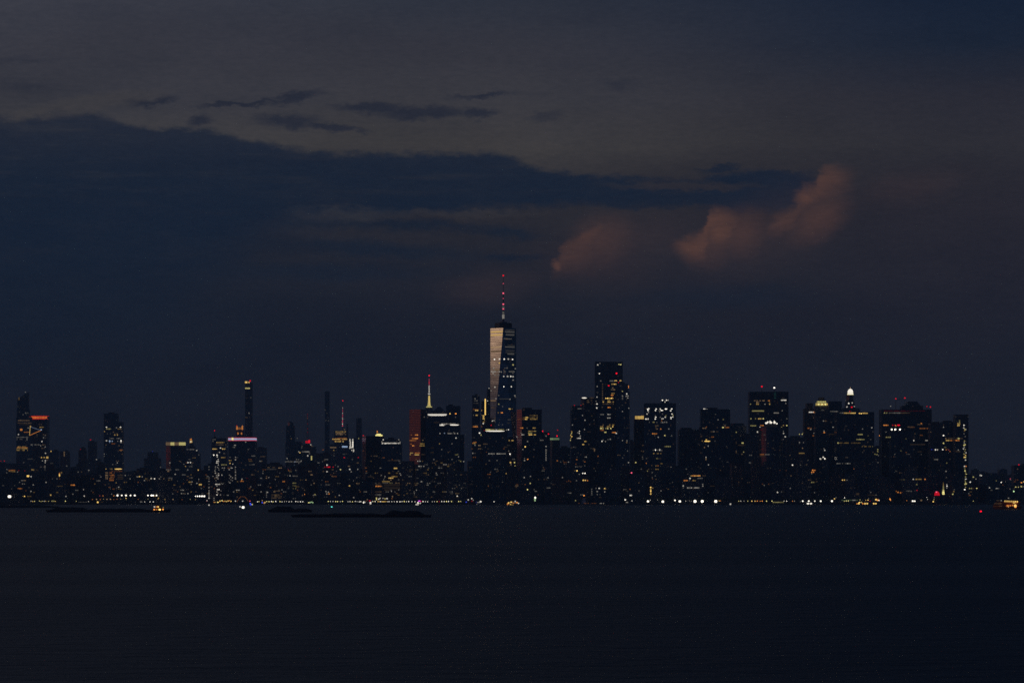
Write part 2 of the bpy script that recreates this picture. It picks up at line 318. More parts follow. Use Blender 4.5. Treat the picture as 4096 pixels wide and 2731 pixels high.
# evening haze over the bay
m = bpy.data.materials.new('haze'); m.use_nodes = True; t = m.node_tree; t.nodes.remove(t.nodes['Principled BSDF'])
pv = t.nodes.new('ShaderNodeVolumePrincipled'); pv.inputs['Color'].default_value = (.48,.80,.92,1); pv.inputs['Density'].default_value = HAZE; L(t, pv.outputs[0], t.nodes['Material Output'].inputs['Volume']); MATS['haze'] = m
b = MB(); b.box(-4300,4300,-1000,15500,-3,640); tag(b.build('haze','haze'), kind='stuff')
# ------------------------------------------------------------------ buildings
BODY = []           # (root, rz, wall object) for placing lights
def building(x, D, dep, rz, mat, tiers, label, name='office_tower', cat='skyscraper', group=None, roof=True):
    th = R(rz); k = D / F
    bx0, bx1 = tiers[0][0], tiers[0][1]; cx = (bx0 + bx1) / 2
    root = ob(name, None, loc=((cx - 2048) * k, D + dep / 2, GZ), rz=th); tag(root, label, cat, group)
    b = MB(); z = 0.0; d = dep; last = None
    for i, tr in enumerate(tiers):
        x0, x1, yt = tr[:3]; kind = tr[3] if len(tr) > 3 else None
        W = (x1 - x0) * k; zt = H + (HOR - yt) * k - GZ
        dd = min(d * .93 ** i, W * 2.2 + 8)
        w = max(W * .45, (W - dd * abs(math.sin(th))) / math.cos(th)) if kind not in ('c',) else W
        ox = ((x0 + x1) / 2 - cx) * k; lx, ly = ox * math.cos(th), -ox * math.sin(th)
        if kind == 'c':
            pts = [(lx + W/2 * math.cos(2*math.pi*j/28), ly + min(W, dep)/2 * math.sin(2*math.pi*j/28)) for j in range(28)]
        elif kind == '8':
            q = .28; pts = [(lx + a * w/2, ly + c * dd/2) for a, c in ((-1+2*q,-1),(1-2*q,-1),(1,-1+2*q),(1,1-2*q),(1-2*q,1),(-1+2*q,1),(-1,1-2*q),(-1,-1+2*q))]
        else:
            pts = [(lx - w/2, ly - dd/2), (lx + w/2, ly - dd/2), (lx + w/2, ly + dd/2), (lx - w/2, ly + dd/2)]
        if kind == 'slant':
            zl = H + (HOR - tr[4]) * k - GZ
            a = b.ring(pts, z); c2 = [len(b.v) + j for j in range(4)]
            b.v += [(*pts[0], zl), (*pts[1], zt), (*pts[2], zt), (*pts[3], zl)]; b.side(a, c2); b.f.append(tuple(c2))
        else:
            b.prism(pts, z, zt, tr[4] if len(tr) > 4 else 1.0, lx, ly)
        z = zt; last = (lx, ly, w, dd)
    wl = b.build('wall', mat, root)
    if roof and tiers[-1][-1] != 0:
        lx, ly, w, dd = last; q = MB(); f = random.uniform(.3, .55); o = random.uniform(-.2, .2) * w
        q.box(lx + o - w*f/2, lx + o + w*f/2, ly - dd*.2, ly + dd*.3, z, z + random.uniform(2.5, 4.5), base=False); q.build('penthouse', 'roofing', root)
    BODY.append((root, th, wl)); return root
HY = building(0,12200,40,4,'glass',[(62,128,1668),(64,118,1636),(66,114,1566,'slant',1597)],'dark glass tower with a slanted top and a bright triangular deck on its flank', roof=False)
RED = building(0,12320,45,-3,'glass',[(121,192,1664)],'glass tower crowned by a glowing red-orange bar beside the triangular deck', roof=False)
building(0,11400,40,0,'glass',[(415,490,1687),(415,470,1653)],'lone dark slab with bright rows near its foot, behind the river piers')
building(0,11800,40,5,'brick',[(310,346,1800),(316,342,1790)],'narrow dim apartment block under a faint red roof light', 'apartment_tower', 'building')
building(0,12600,40,0,'stone',[(344,400,1834),(352,384,1766)],'pale setback block topped by a red warning light beside the lone dark slab', 'apartment_tower', 'building')
building(0,11800,50,3,'concrete',[(-40,58,1852)],'broad low block with two red roof lights at the edge of the skyline', 'office_block', 'building')
building(0,12300,50,3,'glass',[(194,236,1801)],'shorter block with a pale lit top corner beside the red-crowned tower', 'office_block', 'building')
building(0,12700,40,-4,'brick',[(236,276,1812),(240,274,1804)],'slim block with one tall tan lit window near its top', 'apartment_tower', 'building')
building(0,12600,50,4,'stone',[(272,312,1868)],'low dim block beside the slim block with the tan window', 'office_block', 'building')
building(0,12600,50,2,'concrete',[(490,574,1884)],'low dark block beside the lone slab with lit rows', 'office_block', 'building')
building(0,12600,50,2,'concrete',[(574,642,1832),(588,630,1808)],'faint stepped tower before the tower with the yellow crown', 'apartment_tower', 'building')
YC = building(0,11600,50,24,'bronze',[(660,742,1781)],'brown tower with a wide segmented yellow crown', roof=False)
LT = building(0,12400,50,0,'stone',[(740,798,1812),(744,790,1799),(750,778,1784),(756,772,1770,'8',.8)],'stepped stone tower with a small orange lantern on its peak', roof=False)
building(0,9600,40,0,'concrete',[(832,870,1852)],'dark slim block with a column of small white lights along its edge', 'apartment_tower', 'building')
TW = building(0,9800,40,0,'glass',[(846,907,1752),(850,864,1749)],'tower with curving ladders of white windows beside the neon-topped tower')
NE = building(0,9600,50,-2,'glass',[(914,1023,1762)],'broad dark tower topped by a pink-edged neon bar', roof=False)
OL = building(0,12400,45,0,'stone',[(936,984,1752),(944,974,1719)],'stone tower with an orange floodlit crown behind the neon-topped tower', roof=False)
ST = building(0,13600,28,0,'concrete',[(980,1009,1530)],'very tall thin square tower with two lit bands at its top', roof=False)
building(0,12200,50,0,'concrete',[(1021,1064,1790)],'dim block tucked beside the neon-topped tower', 'office_block', 'building')
building(0,9700,50,3,'concrete',[(1046,1120,1854)],'low dim office block before the rounded-top tower', 'office_block', 'building')
building(0,12200,45,0,'glass',[(1142,1207,1766),(1144,1178,1702),(1150,1172,1688,'c')],'dark tower with a narrow rounded top beside the red-sign tower')
building(0,10500,40,3,'stone',[(1143,1206,1832)],'mid-height block with a pale lit row just under the rounded-top tower', 'office_block', 'building')
MA = building(0,12300,45,0,'stone',[(1203,1263,1786),(1212,1246,1776)],'tower with a red sign and a tall lattice mast on its roof', roof=False)
building(0,13900,26,0,'glass',[(1299,1318,1565)],'faint needle-thin tower rising far behind the others', 'apartment_tower', roof=False)
NY = building(0,12000,45,0,'glass',[(1320,1396,1776),(1337,1390,1724)],'tower with warm lit top floors and a pink-lit spire', roof=False)
building(0,11800,40,0,'glass',[(1392,1426,1754)],'narrow tower carrying two bright white vertical signs')
building(0,13600,30,0,'concrete',[(1425,1446,1673)],'slim dark tower standing clear behind the tower with the small lit crown', 'apartment_tower')
CR = building(0,8700,50,13,'bronze',[(1446,1536,1743)],'broad dark brown tower with a small lit gold crown on its roof', roof=False)
building(0,10800,40,3,'brick',[(1262,1322,1812)],'brick block between the red-sign tower and the pink-spire tower', 'apartment_tower', 'building')
building(0,10000,40,-3,'stone',[(1394,1446,1836),(1400,1440,1824)],'block with two red roof lights under the white vertical signs', 'office_block', 'building')
building(0,9800,40,0,'brick',[(1296,1342,1870),(1300,1338,1862)],'low block with a row of red roof lights', 'apartment_tower', 'building')
building(0,8500,50,0,'glass',[(1525,1607,1771),(1532,1602,1756)],'square dark tower with a white lit roofline beside the red-reflecting tower')
building(0,7720,50,0,'brick',[(1498,1614,1886)],'low brick block with many rows of warm lit windows on the waterfront', 'apartment_tower', 'building')
building(0,8100,45,38,'glass',[(1636,1709,1636)],'tower whose angled face glows dull red from the sunset', roof=False)
EM = building(0,12500,45,0,'stone',[(1676,1756,1664),(1692,1740,1642),(1703,1730,1629)],'tall stone tower carrying a floodlit yellow and white spire', roof=False)
building(0,9000,45,0,'glass',[(1726,1786,1646),(1730,1782,1626,None,.2)],'dark tower with a shallow pyramid roof behind the white-banded tower', roof=False)
WB = building(0,8000,50,0,'glass',[(1702,1856,1738),(1704,1792,1654)],'wide dark tower with a single bright white band across its top', roof=False)
building(0,8300,45,0,'glass',[(1784,1841,1623)],'dark slab with two orange lights near its top beside the white-banded tower')
building(0,7960,45,0,'glass',[(1757,1840,1697)],'block with twin white bands of light standing before the slab with orange lights', roof=False)
building(0,8700,40,0,'glass',[(1887,1920,1640),(1889,1919,1580)],'slim tower with orange lit bands stacked up its front')
building(0,8600,40,4,'glass',[(1924,1962,1604),(1946,1962,1553)],'narrow tower with a bright yellow vertical strip beside the tallest tower', roof=False)
building(0,8150,45,0,'stone',[(1918,1946,1748)],'narrow block below the yellow vertical strip', 'office_block', 'building')
building(0,7800,45,0,'glass',[(1936,2029,1714)],'block with a double bright band of light standing before the tallest tower', roof=False)
building(0,7860,45,0,'brick',[(2028,2068,1752)],'block with small yellow windows at the foot of the tallest tower', 'apartment_tower', 'building')
building(0,8100,50,14,'glass',[(2067,2167,1637)],'square tower with yellow lit floors and a dull red side face')
building(0,8200,45,0,'glass',[(2163,2200,1728)],'slim dark tower with a dotted white line down its front', roof=False)
GC = building(0,8500,45,10,'stone',[(2196,2239,1760)],'block with a pale green lit crown', roof=False)
building(0,8300,50,0,'glass',[(2236,2286,1790)],'low dark block beside the block with the green crown', 'office_block', 'building')
building(0,8000,45,3,'glass',[(2281,2335,1638),(2284,2332,1622)],'tower with two red corner lights and zigzag yellow lights down its edge', roof=False)
building(0,8100,45,9,'bronze',[(2325,2390,1589)],'brown tower with a short white bar of light at its top corner', roof=False)
building(0,8300,50,0,'glass',[(2380,2491,1446)],'tallest dark glass tower of the right-hand cluster with warm lit floors', roof=False)
building(0,8050,45,-5,'glass',[(2464,2523,1566),(2470,2517,1534)],'dark glass tower with an orange light at its top corner, before the tall warm-lit one')
OC = building(0,8100,45,0,'brick',[(2537,2578,1676)],'slim brown tower with three orange lit crown bays', roof=False)
building(0,7950,55,-2,'glass',[(2576,2707,1612),(2646,2678,1604)],'wide dark tower scattered with bright white lights over its top floors', roof=False)
building(0,8200,50,2,'stone',[(2714,2808,1717)],'plain dark block between the white-dotted tower and the yellow-topped block', 'office_tower', 'skyscraper')
building(0,8000,50,0,'glass',[(2800,2922,1706),(2803,2834,1638),(2803,2920,1637)][:1]+[(2803,2921,1636)],'flat-topped dark tower with one bright yellow cluster halfway down')
building(0,8200,50,0,'glass',[(2914,2986,1702),(2922,2980,1692,'8',.9)],'dark tower with chamfered corners beside the flat-topped one', roof=False)
building(0,7700,45,0,'stone',[(2728,2814,1924),(2738,2812,1904),(2756,2804,1879)],'stepped waterfront block with orange lit terraces', 'apartment_tower', 'building')
building(0,8000,50,0,'stone',[(2982,3042,1734)],'dark block beside the rounded red-edged tower', 'office_block', 'building')
WT = building(0,8400,60,0,'bronze',[(2998,3154,1566)],'very wide flat-roofed tower with red and white mast lights', roof=False)
RC = building(0,7800,58,0,'glass',[(3037,3136,1708,'c')],'rounded glass tower with a red glossy edge and white crown lights', roof=False)
building(0,8000,50,0,'stone',[(3148,3228,1748)],'dark block with yellow windows at its top corner beside the wide flat-roofed tower', 'office_block', 'building')
building(0,8200,45,0,'brick',[(3218,3264,1634),(3228,3252,1612)],'narrow stepped tower beside the yellow-crowned stone tower', roof=False)
YW2 = building(0,8100,45,0,'stone',[(3262,3315,1622)],'pale stone tower with a glowing yellow octagonal crown', roof=False)
building(0,8350,45,0,'glass',[(3312,3372,1604,None,.86)],'dark glass tower with a slightly tapered top between the yellow crown and the dome', roof=False)
DM = building(0,8450,45,0,'stone',[(3370,3440,1632),(3381,3424,1600,'8',.75),(3389,3415,1579,'8')],'stepped stone tower topped by a brightly lit white dome', roof=False)
building(0,7900,60,0,'glass',[(3348,3497,1647)],'massive dark block with a yellow lit top floor below the lit dome', 'office_tower', 'skyscraper', roof=False)
BB = building(0,8000,60,0,'bronze',[(3527,3727,1637),(3610,3692,1622),(3622,3684,1604,None,.6)],'broad brown tower with a hipped cap and red roof lights', roof=False)
building(0,7760,50,0,'glass',[(3565,3653,1724)],'dark slab with three white lights on its roof, before the broad brown tower', roof=False)
building(0,7900,50,0,'stone',[(3722,3773,1692)],'plain dark block beside the broad brown tower', 'office_tower', 'skyscraper')
building(0,7900,50,0,'glass',[(3772,3833,1686)],'dark tower with an orange lit floor beside the dotted corner tower')
building(0,7850,45,0,'concrete',[(3822,3874,1657)],'end tower of the skyline with a zigzag of lit windows down its edge', 'apartment_tower', roof=False)
building(0,9000,50,0,'concrete',[(3494,3532,1786)],'dim block in the gap before the broad brown tower', 'office_block', 'building')
building(0,8800,50,0,'stone',[(2498,2542,1764)],'dim block in the gap before the orange-crowned tower', 'office_block', 'building')
building(0,9000,50,0,'concrete',[(4056,4130,1860)],'dark block with a red roof light beyond the river, above the orange ferry', 'apartment_tower', 'building')
building(0,7700,40,0,'concrete',[(2362,2428,1948)],'low waterfront block with rows of dim windows near the pier', 'apartment_tower', 'building')
building(0,7700,40,0,'concrete',[(1064,1132,1958)],'low waterfront block with dim grey lit windows', 'office_block', 'building')
# low infill blocks: nothing in the dark mass tells these apart
def infill(x0, x1, y0, y1, D, label, group):
    x = x0
    while x < x1:
        w = random.uniform(30, 66); yt = random.uniform(y0, y1)
        mt = random.choice(['stone', 'brick', 'concrete', 'stone'])
        tr = [(x, x + w, yt)]
        if random.random() < .45: a = random.uniform(.1, .3); tr.append((x + w * a, x + w * (1 - a * random.random()), yt - random.uniform(8, 22)))
        building(0, D * random.uniform(.995, 1.01), random.uniform(25, 45), random.uniform(-6, 6), mt, tr, label, 'low_block', 'building', group, roof=random.random() < .6)
        x += w * random.uniform(.82, 1.0)
infill(-70, 660, 1896, 1962, 7690, 'low dark block along the shore below the red-crowned tower and lone slab', 'low blocks along the river shore')
infill(-60, 1100, 1858, 1915, 9400, 'dim block in the second row behind the river shore', 'second row of low blocks')
infill(660, 1500, 1900, 1965, 7690, 'low dark block along the shore between the yellow crown and the brick block', 'low blocks along the harbour shore')
infill(1100, 1640, 1850, 1910, 9000, 'dim block in the second row under the pink-spire tower', 'second row of blocks in the middle')
infill(1606, 2330, 1840, 1920, 7690, 'low dark block at the foot of the tallest tower and its neighbours', 'low blocks below the tallest tower')
infill(2420, 2730, 1830, 1930, 7700, 'low dark block below the wide white-dotted tower', 'low blocks below the white-dotted tower')
infill(2812, 3530, 1830, 1925, 7690, 'low dark block below the rounded tower and the lit dome', 'low blocks below the lit dome')
infill(3530, 3880, 1880, 1945, 7690, 'low dark block below the broad brown tower', 'low blocks below the broad brown tower')
infill(3868, 4150, 1916, 1955, 8200, 'low block across the river behind the orange ferry', 'low blocks across the river')
infill(3880, 4150, 1884, 1906, 11000, 'far low block on the rise beyond the orange ferry', 'far blocks on the rise')

# the tallest tower: square base, eight tall triangles, square top turned by 45 degrees
Dw = 8000.0; kw = Dw / F; ow = ob('tapering_tower', None, loc=((2013 - 2048) * kw, Dw + 30.5, GZ))
tag(ow, 'tallest tower, tapering glass facets with one golden face and a red-lit spire', 'skyscraper')
a = 30.6; z1, z2 = 58.0, 20 + (HOR - 1310) * kw - GZ
b = MB(); B0 = [(-a,-a),(a,-a),(a,a),(-a,a)]
r0 = b.ring(B0, 0); r1 = b.ring(B0, z1); b.side(r0, r1); wl0 = b.build('podium', 'glass', ow)
b = MB(); r1 = b.ring(B0, z1); r2 = b.ring([(0,-a),(a,0),(0,a),(-a,0)], z2)
for i in range(4):
    b.f.append((r1[i], r1[(i+1) % 4], r2[i])); b.f.append((r1[(i+1) % 4], r2[(i+1) % 4], r2[i]))
b.f.append(tuple(r2)); wl = b.build('wall', 'mirror', ow); BODY.append((ow, 0.0, wl)); BODY.append((ow, 0.0, wl0))
b = MB(); zc = 20 + (HOR - 1290) * kw - GZ
b.prism([(22.5*math.cos(R(22.5+45*i)), 22.5*math.sin(R(22.5+45*i))) for i in range(8)], z2 + .02, zc, .97); b.build('parapet', 'dark_metal', ow)
zz = lambda y: 20 + (HOR - y) * kw - GZ
b = MB(); b.cyl(0,0,9,9,zc+.02,zc+3,16); b.cyl(0,0,2.6,2.0,zc+3,zz(1240),12); b.cyl(0,0,1.5,.9,zz(1240),zz(1170),10); b.cyl(0,0,.8,.35,zz(1170),zz(1100),8); sp = b.build('spire', 'steel', ow)
for y, s, cde in ((1099,3.6,'r5'),(1131,2.6,'p4'),(1170,4.0,'p5'),(1191,2.8,'p4'),(1214,4.0,'p5'),(1233,3.8,'p5')):
    ob('beacon_or_sheen', ball(emat(cde)), sp, (0,0,zz(y)), 0, (s, s, s*1.25))
for y0, y1, w, cde in ((1222,1231,5,'w2'),(1243,1256,4.2,'w2'),(1256,1272,5.4,'w3')):
    ob('lit_collar', cube(emat(cde)), sp, (0,0,(zz(y0)+zz(y1))/2), 0, (w, w, zz(y0)-zz(y1)))
# ------------------------------------------------------------------ crowns, spires and masts
def loc_of(root, x, y, D): return root.matrix_local.inverted() @ P(x, y, D)
bpy.context.view_layer.update()
def part(root, name, x0, x1, y0, y1, cde, D=None, thick=3.0, proud=1.2, j=1.0):
    """a lit slab on the camera side of a building, spanning a photo rectangle at the building's distance"""
    D = D or FR[root.name]; q = (P(x0, y0, D) + P(x1, y1, D)) / 2; k = D / F
    q.y -= proud - thick / 2 + .01
    th = root.rotation_euler.z
    o = ob(name, cube(emat(cde, j)), root, root.matrix_local.inverted() @ q, -th, ((x1 - x0) * k, thick, (y1 - y0) * k)); return o
FR = {r.name: (r.matrix_local.translation.y - 0) for r, _, _ in BODY}
def fD(r, dep): return r.location.y - dep / 2
part(RED,'crown_edge',125,190,1662.5,1665,'r4',fD(RED,45),thick=42); part(RED,'crown_edge',125,190,1674,1676.5,'r4',fD(RED,45),thick=42)
for i in range(6): part(RED,'crown_lamp',126+i*10.6,135.6+i*10.6,1665.1,1673.9,'s4',fD(RED,45),thick=41,proud=1.6,j=random.choice((.9,1.1,1.3)))
for x0, x1, c_ in ((663,682,'t3'),(682,697,'k4'),(697,716,'t3'),(716,740,'k4')): part(YC,'crown_bay',x0,x1-1,1768,1780,c_,fD(YC,50),thick=30,proud=-2)
part(LT,'lantern',759,768,1761,1771,'y4',fD(LT,50)+16,thick=8); part(LT,'lantern',760,767,1753,1760,'o4',fD(LT,50)+16,thick=6); part(LT,'lantern',761.5,765,1764,1768,'w5',fD(LT,50)+14,thick=8)
part(NE,'neon_bar',913,1022,1749.5,1752,'p4',fD(NE,50),thick=48); part(NE,'neon_bar',913,1022,1759,1761.5,'p4',fD(NE,50),thick=48); part(NE,'neon_bar',913,1022,1752.1,1758.9,'l4',fD(NE,50),thick=49,proud=1.6); part(NE,'clock_face',927,934,1750,1760,'k5',fD(NE,50),thick=3,proud=2.5)
for x0, x1, y0, y1, c_ in ((945,951,1704,1718,'o4'),(952,964,1709,1717,'o3'),(966,972,1704,1718,'o4'),(950,954,1729,1737,'o4'),(964,968,1729,1737,'o4'),(946,948,1700,1705,'r4'),(969,971,1700,1705,'o4')): part(OL,'lit_turret',x0,x1,y0,y1,c_,fD(OL,45),thick=5)  # floodlight on the crown is put in as glowing slabs
part(ST,'lit_band',980,989,1525,1532,'y5',fD(ST,28)-1,thick=4); part(ST,'lit_band',991,999,1526,1532,'y4',fD(ST,28)-1,thick=4); part(ST,'lit_band',980.5,1000,1550,1555,'k4',fD(ST,28),thick=3); part(ST,'beacon_or_sheen',998,1003,1520,1526,'r5',fD(ST,28)+4,thick=4)
part(MA,'sign',1222,1240,1762,1772,'r4',fD(MA,45),thick=6); part(MA,'sign',1234,1240,1759,1770,'r5',fD(MA,45)-1,thick=3)
part(OC,'crown_bay',2541,2552,1663,1675,'y4',fD(OC,45),thick=20,j=.8); part(OC,'crown_bay',2553.5,2563.5,1663,1675,'y4',fD(OC,45),thick=20); part(OC,'crown_bay',2565,2575,1662,1675,'y4',fD(OC,45),thick=20)
part(GC,'crown_band',2198,2237,1751,1758,'g3',fD(GC,45),thick=30,j=.8); part(GC,'crown_band',2198,2212,1752,1758.5,'g3',fD(GC,45)-.5,thick=3,j=1.3)
# yellow octagonal crown, its dark cap
k = 8100 / F
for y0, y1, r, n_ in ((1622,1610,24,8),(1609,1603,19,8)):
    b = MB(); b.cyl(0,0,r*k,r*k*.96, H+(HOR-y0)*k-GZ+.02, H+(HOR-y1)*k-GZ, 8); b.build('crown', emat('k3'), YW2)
for i in range(7): part(YW2,'crown_window',3266+i*6.6,3271+i*6.6,1613,1620,'k5' if i in (1,3,5) else 'y4',8100-2,thick=3)
for i in range(5): part(YW2,'crown_window',3271+i*7,3276+i*7,1604,1608,'k4',8100+3,thick=3)
b = MB(); b.cyl(0,0,13*k,13*k,H+(HOR-1603)*k-GZ+.02,H+(HOR-1588)*k-GZ,12); b.build('roof_cap','roofing',YW2)
# lit dome and finial: their floodlight is put into glowing materials
k = 8450 / F; zf = lambda y: H + (HOR - y) * k - GZ
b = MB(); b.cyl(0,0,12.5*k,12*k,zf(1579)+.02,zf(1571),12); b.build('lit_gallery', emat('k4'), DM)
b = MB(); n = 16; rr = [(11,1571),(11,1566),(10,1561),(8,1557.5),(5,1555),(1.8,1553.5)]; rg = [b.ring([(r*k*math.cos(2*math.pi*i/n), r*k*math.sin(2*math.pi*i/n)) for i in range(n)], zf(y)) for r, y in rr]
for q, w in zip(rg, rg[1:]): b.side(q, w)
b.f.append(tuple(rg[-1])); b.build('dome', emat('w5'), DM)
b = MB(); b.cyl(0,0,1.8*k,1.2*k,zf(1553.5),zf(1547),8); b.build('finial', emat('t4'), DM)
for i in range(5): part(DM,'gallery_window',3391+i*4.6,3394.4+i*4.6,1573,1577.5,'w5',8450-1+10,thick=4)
# spire of the tall stone tower, its floodlight put in as glowing material
k = 12500 / F; zf = lambda y: H + (HOR - y) * k - GZ; cx = (1716 - 1716) * k
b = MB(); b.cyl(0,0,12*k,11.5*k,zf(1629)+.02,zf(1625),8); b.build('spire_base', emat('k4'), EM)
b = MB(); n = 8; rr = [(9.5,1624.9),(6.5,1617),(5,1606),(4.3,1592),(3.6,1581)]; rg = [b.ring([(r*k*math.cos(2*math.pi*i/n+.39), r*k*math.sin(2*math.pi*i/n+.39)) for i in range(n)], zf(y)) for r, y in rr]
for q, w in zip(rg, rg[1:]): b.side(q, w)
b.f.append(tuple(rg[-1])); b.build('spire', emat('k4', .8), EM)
b = MB(); b.box(-1.7*k,1.7*k,-8*k,-6*k,zf(1622),zf(1583)); b.build('spire_glow', emat('y5'), EM)
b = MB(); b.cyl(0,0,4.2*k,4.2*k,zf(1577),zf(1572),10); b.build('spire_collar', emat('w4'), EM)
b = MB(); b.cyl(0,0,2.6*k,2.2*k,zf(1570),zf(1540),8); b.build('mast_glow', emat('w4',.8), EM)
b = MB(); b.cyl(0,0,1.8*k,1.3*k,zf(1540),zf(1512),8); b.build('mast_glow', emat('p3', 1.5), EM)
b = MB(); b.cyl(0,0,1.2*k,.6*k,zf(1581),zf(1501),8); mo = b.build('mast', 'steel', EM)
ob('beacon_or_sheen', ball(emat('r6')), mo, (0,0,zf(1501)), 0, (6*k,6*k,6*k)); ob('beacon_or_sheen', ball(emat('r5')), mo, (0,-2*k,zf(1529)), 0, (4*k,4*k,4*k))
# pink-lit spire
k = 12000 / F; zf = lambda y: H + (HOR - y) * k - GZ; ox = (1369.5 - 1358) * k
b = MB(); b.cyl(ox,0,1.7*k,.5*k,zf(1724),zf(1604),8); mo = b.build('spire','steel',NY)
for i in range(11): ob('spire_light', ball(emat('p4' if i % 3 else 'w4', .45 + .05*i)), mo, (ox - 0.06*i*k, -2*k, zf(1630 + 7.2*i)), 0, ((2.6+.22*i)*k, 3*k, 6.4*k))
ob('beacon_or_sheen', ball(emat('r5')), mo, (ox,0,zf(1601.5)), 0, (5*k,5*k,5*k))
b = MB(); b.box(27*k,33*k,-10,10,zf(1776),zf(1694)); b.build('screen_wall','concrete',NY)
# lattice mast
k = 12300 / F; zf = lambda y: H + (HOR - y) * k - GZ; ox = (1229 - 1233) * k
b = MB()
for sx_, sy_ in ((-1,-1),(1,-1),(1,1),(-1,1)): b.bar((ox+sx_*4*k, sy_*4*k, zf(1776)), (ox, 0, zf(1656)), .6*k)
for y in range(1664, 1776, 14):
    s_ = 4*k*(y-1656)/120
    for e in ((-1,-1,1,-1),(1,-1,1,1),(1,1,-1,1),(-1,1,-1,-1)): b.bar((ox+e[0]*s_, e[1]*s_, zf(y)), (ox+e[2]*s_, e[3]*s_, zf(y)), .4*k)
mo = b.build('lattice_mast','hull_rust',MA)
for y in (1656,1664,1672,1694,1713,1728): ob('beacon_or_sheen', ball(emat('r3' if y != 1672 else 'o3', .5)), mo, (ox,-2*k,zf(y)), 0, (3*k,3*k,5*k))
# masts on the wide flat roof
k = 8400 / F; zf = lambda y: H + (HOR - y) * k - GZ
for x, y, c_ in ((3051,1544,'r5'),(3101,1549,'w6')):
    b = MB(); b.cyl((x-3076)*k,0,.9,.4,zf(1566)+.02,zf(y),8); mo = b.build('mast','steel',WT); ob('beacon_or_sheen', ball(emat(c_)), mo, ((x-3076)*k,0,zf(y)), 0, (4.5,4.5,4.5))
# warning lights on slim masts
def mast_light(root, cx, x, yt, yb, D, cde, s, arm=None):
    k = D / F; zf = lambda y: H + (HOR - y) * k - GZ
    b = MB(); b.cyl((x-cx)*k,0,.7,.3,zf(yb)+.02,zf(yt),8)
    if arm: b.bar(((x-cx)*k,0,zf(yt+6)),((arm[0]-cx)*k,0,zf(arm[1])),.45)
    mo = b.build('mast','steel',root); ob('beacon_or_sheen', ball(emat(cde)), mo, ((x-cx)*k,-.8,zf(yt)), 0, (s*k,s*k,s*k))
mast_light(BB, 3627, 3589, 1593, 1637, 8000, 'r5', 5, (3618, 1592)); mast_light(TW, 876.5, 856, 1721, 1749, 9800, 'r5', 4); mast_light(GC, 2217.5, 2231, 1719, 1751, 8500, 'r4', 4.5)
# white crown lights of the rounded tower
k = 7800 / F; zf = lambda y: H + (HOR - y) * k - GZ
for x, y, w, h in ((3067,1691,10,8),(3073,1687,6,8),(3085,1689,12,9),(3082,1684,5,6),(3100,1689,10,9),(3099,1684,5,6),(3109,1693,8,5)):
    ob('crown_light', ball(emat('w5')), RC, ((x-3086.5)*k, -16, zf(y)), 0, (w*k, 3, h*k))
b = MB(); b.box(-24*k,26*k,-14,10,zf(1708)+.02,zf(1694)); b.build('roof_screen','roofing',RC)
# gold crown and roof lights of the broad dark brown tower
part(CR,'crown',1502,1529,1738,1744,'k5',fD(CR,50)+4,thick=14); part(CR,'crown',1506,1523,1734,1738,'k5',fD(CR,50)+5,thick=10); part(CR,'lantern',1507,1511,1722,1731,'o4',fD(CR,50)+6,thick=5)
# triangular observation deck on the slant-topped tower
k = 12200 / F; inv = HY.matrix_local.inverted(); yd = fD(HY, 40) - 6
b = MB(); tri = [(122,1706),(119,1741),(165,1721)]
pa = [inv @ Vector((P(x,y,12200).x, yd, P(x,y,12200).z)) for x, y in tri]
pb = [inv @ Vector((P(x,y,12200).x, yd + 9, P(x,y,12200).z)) for x, y in tri]
b.v = [tuple(q) for q in pa + pb]; b.f = [(0,1,2),(5,4,3),(0,3,4,1),(1,4,5,2),(2,5,3,0)]; dk = b.build('observation_deck','glass',HY)
for i, j_, c_, r_ in ((0,1,'y4',1.5),(1,2,'o4',1.5),(0,2,'l3',1.4)):
    b = MB(); off = Vector((0,-1.5,0)); b.bar(pa[i]+off, pa[j_]+off, r_*k); b.build('deck_edge_light', emat(c_, .8), dk)
b = MB(); q0 = inv @ Vector((P(96,1728,12200).x, yd, P(96,1728,12200).z)); q1 = inv @ Vector((P(120,1728,12200).x, yd, P(120,1728,12200).z)); b.bar(q0, q1, 1.3*k); b.build('deck_edge_light', emat('o3', 1.4), dk)
b = MB(); q0 = inv @ Vector((P(123,1706,12200).x, yd-1, P(123,1706,12200).z)); b.cyl(q0.x,q0.y,2.4*k,2.4*k,q0.z-3*k,q0.z+3*k,8); b.build('deck_lamp', emat('y4'), dk)

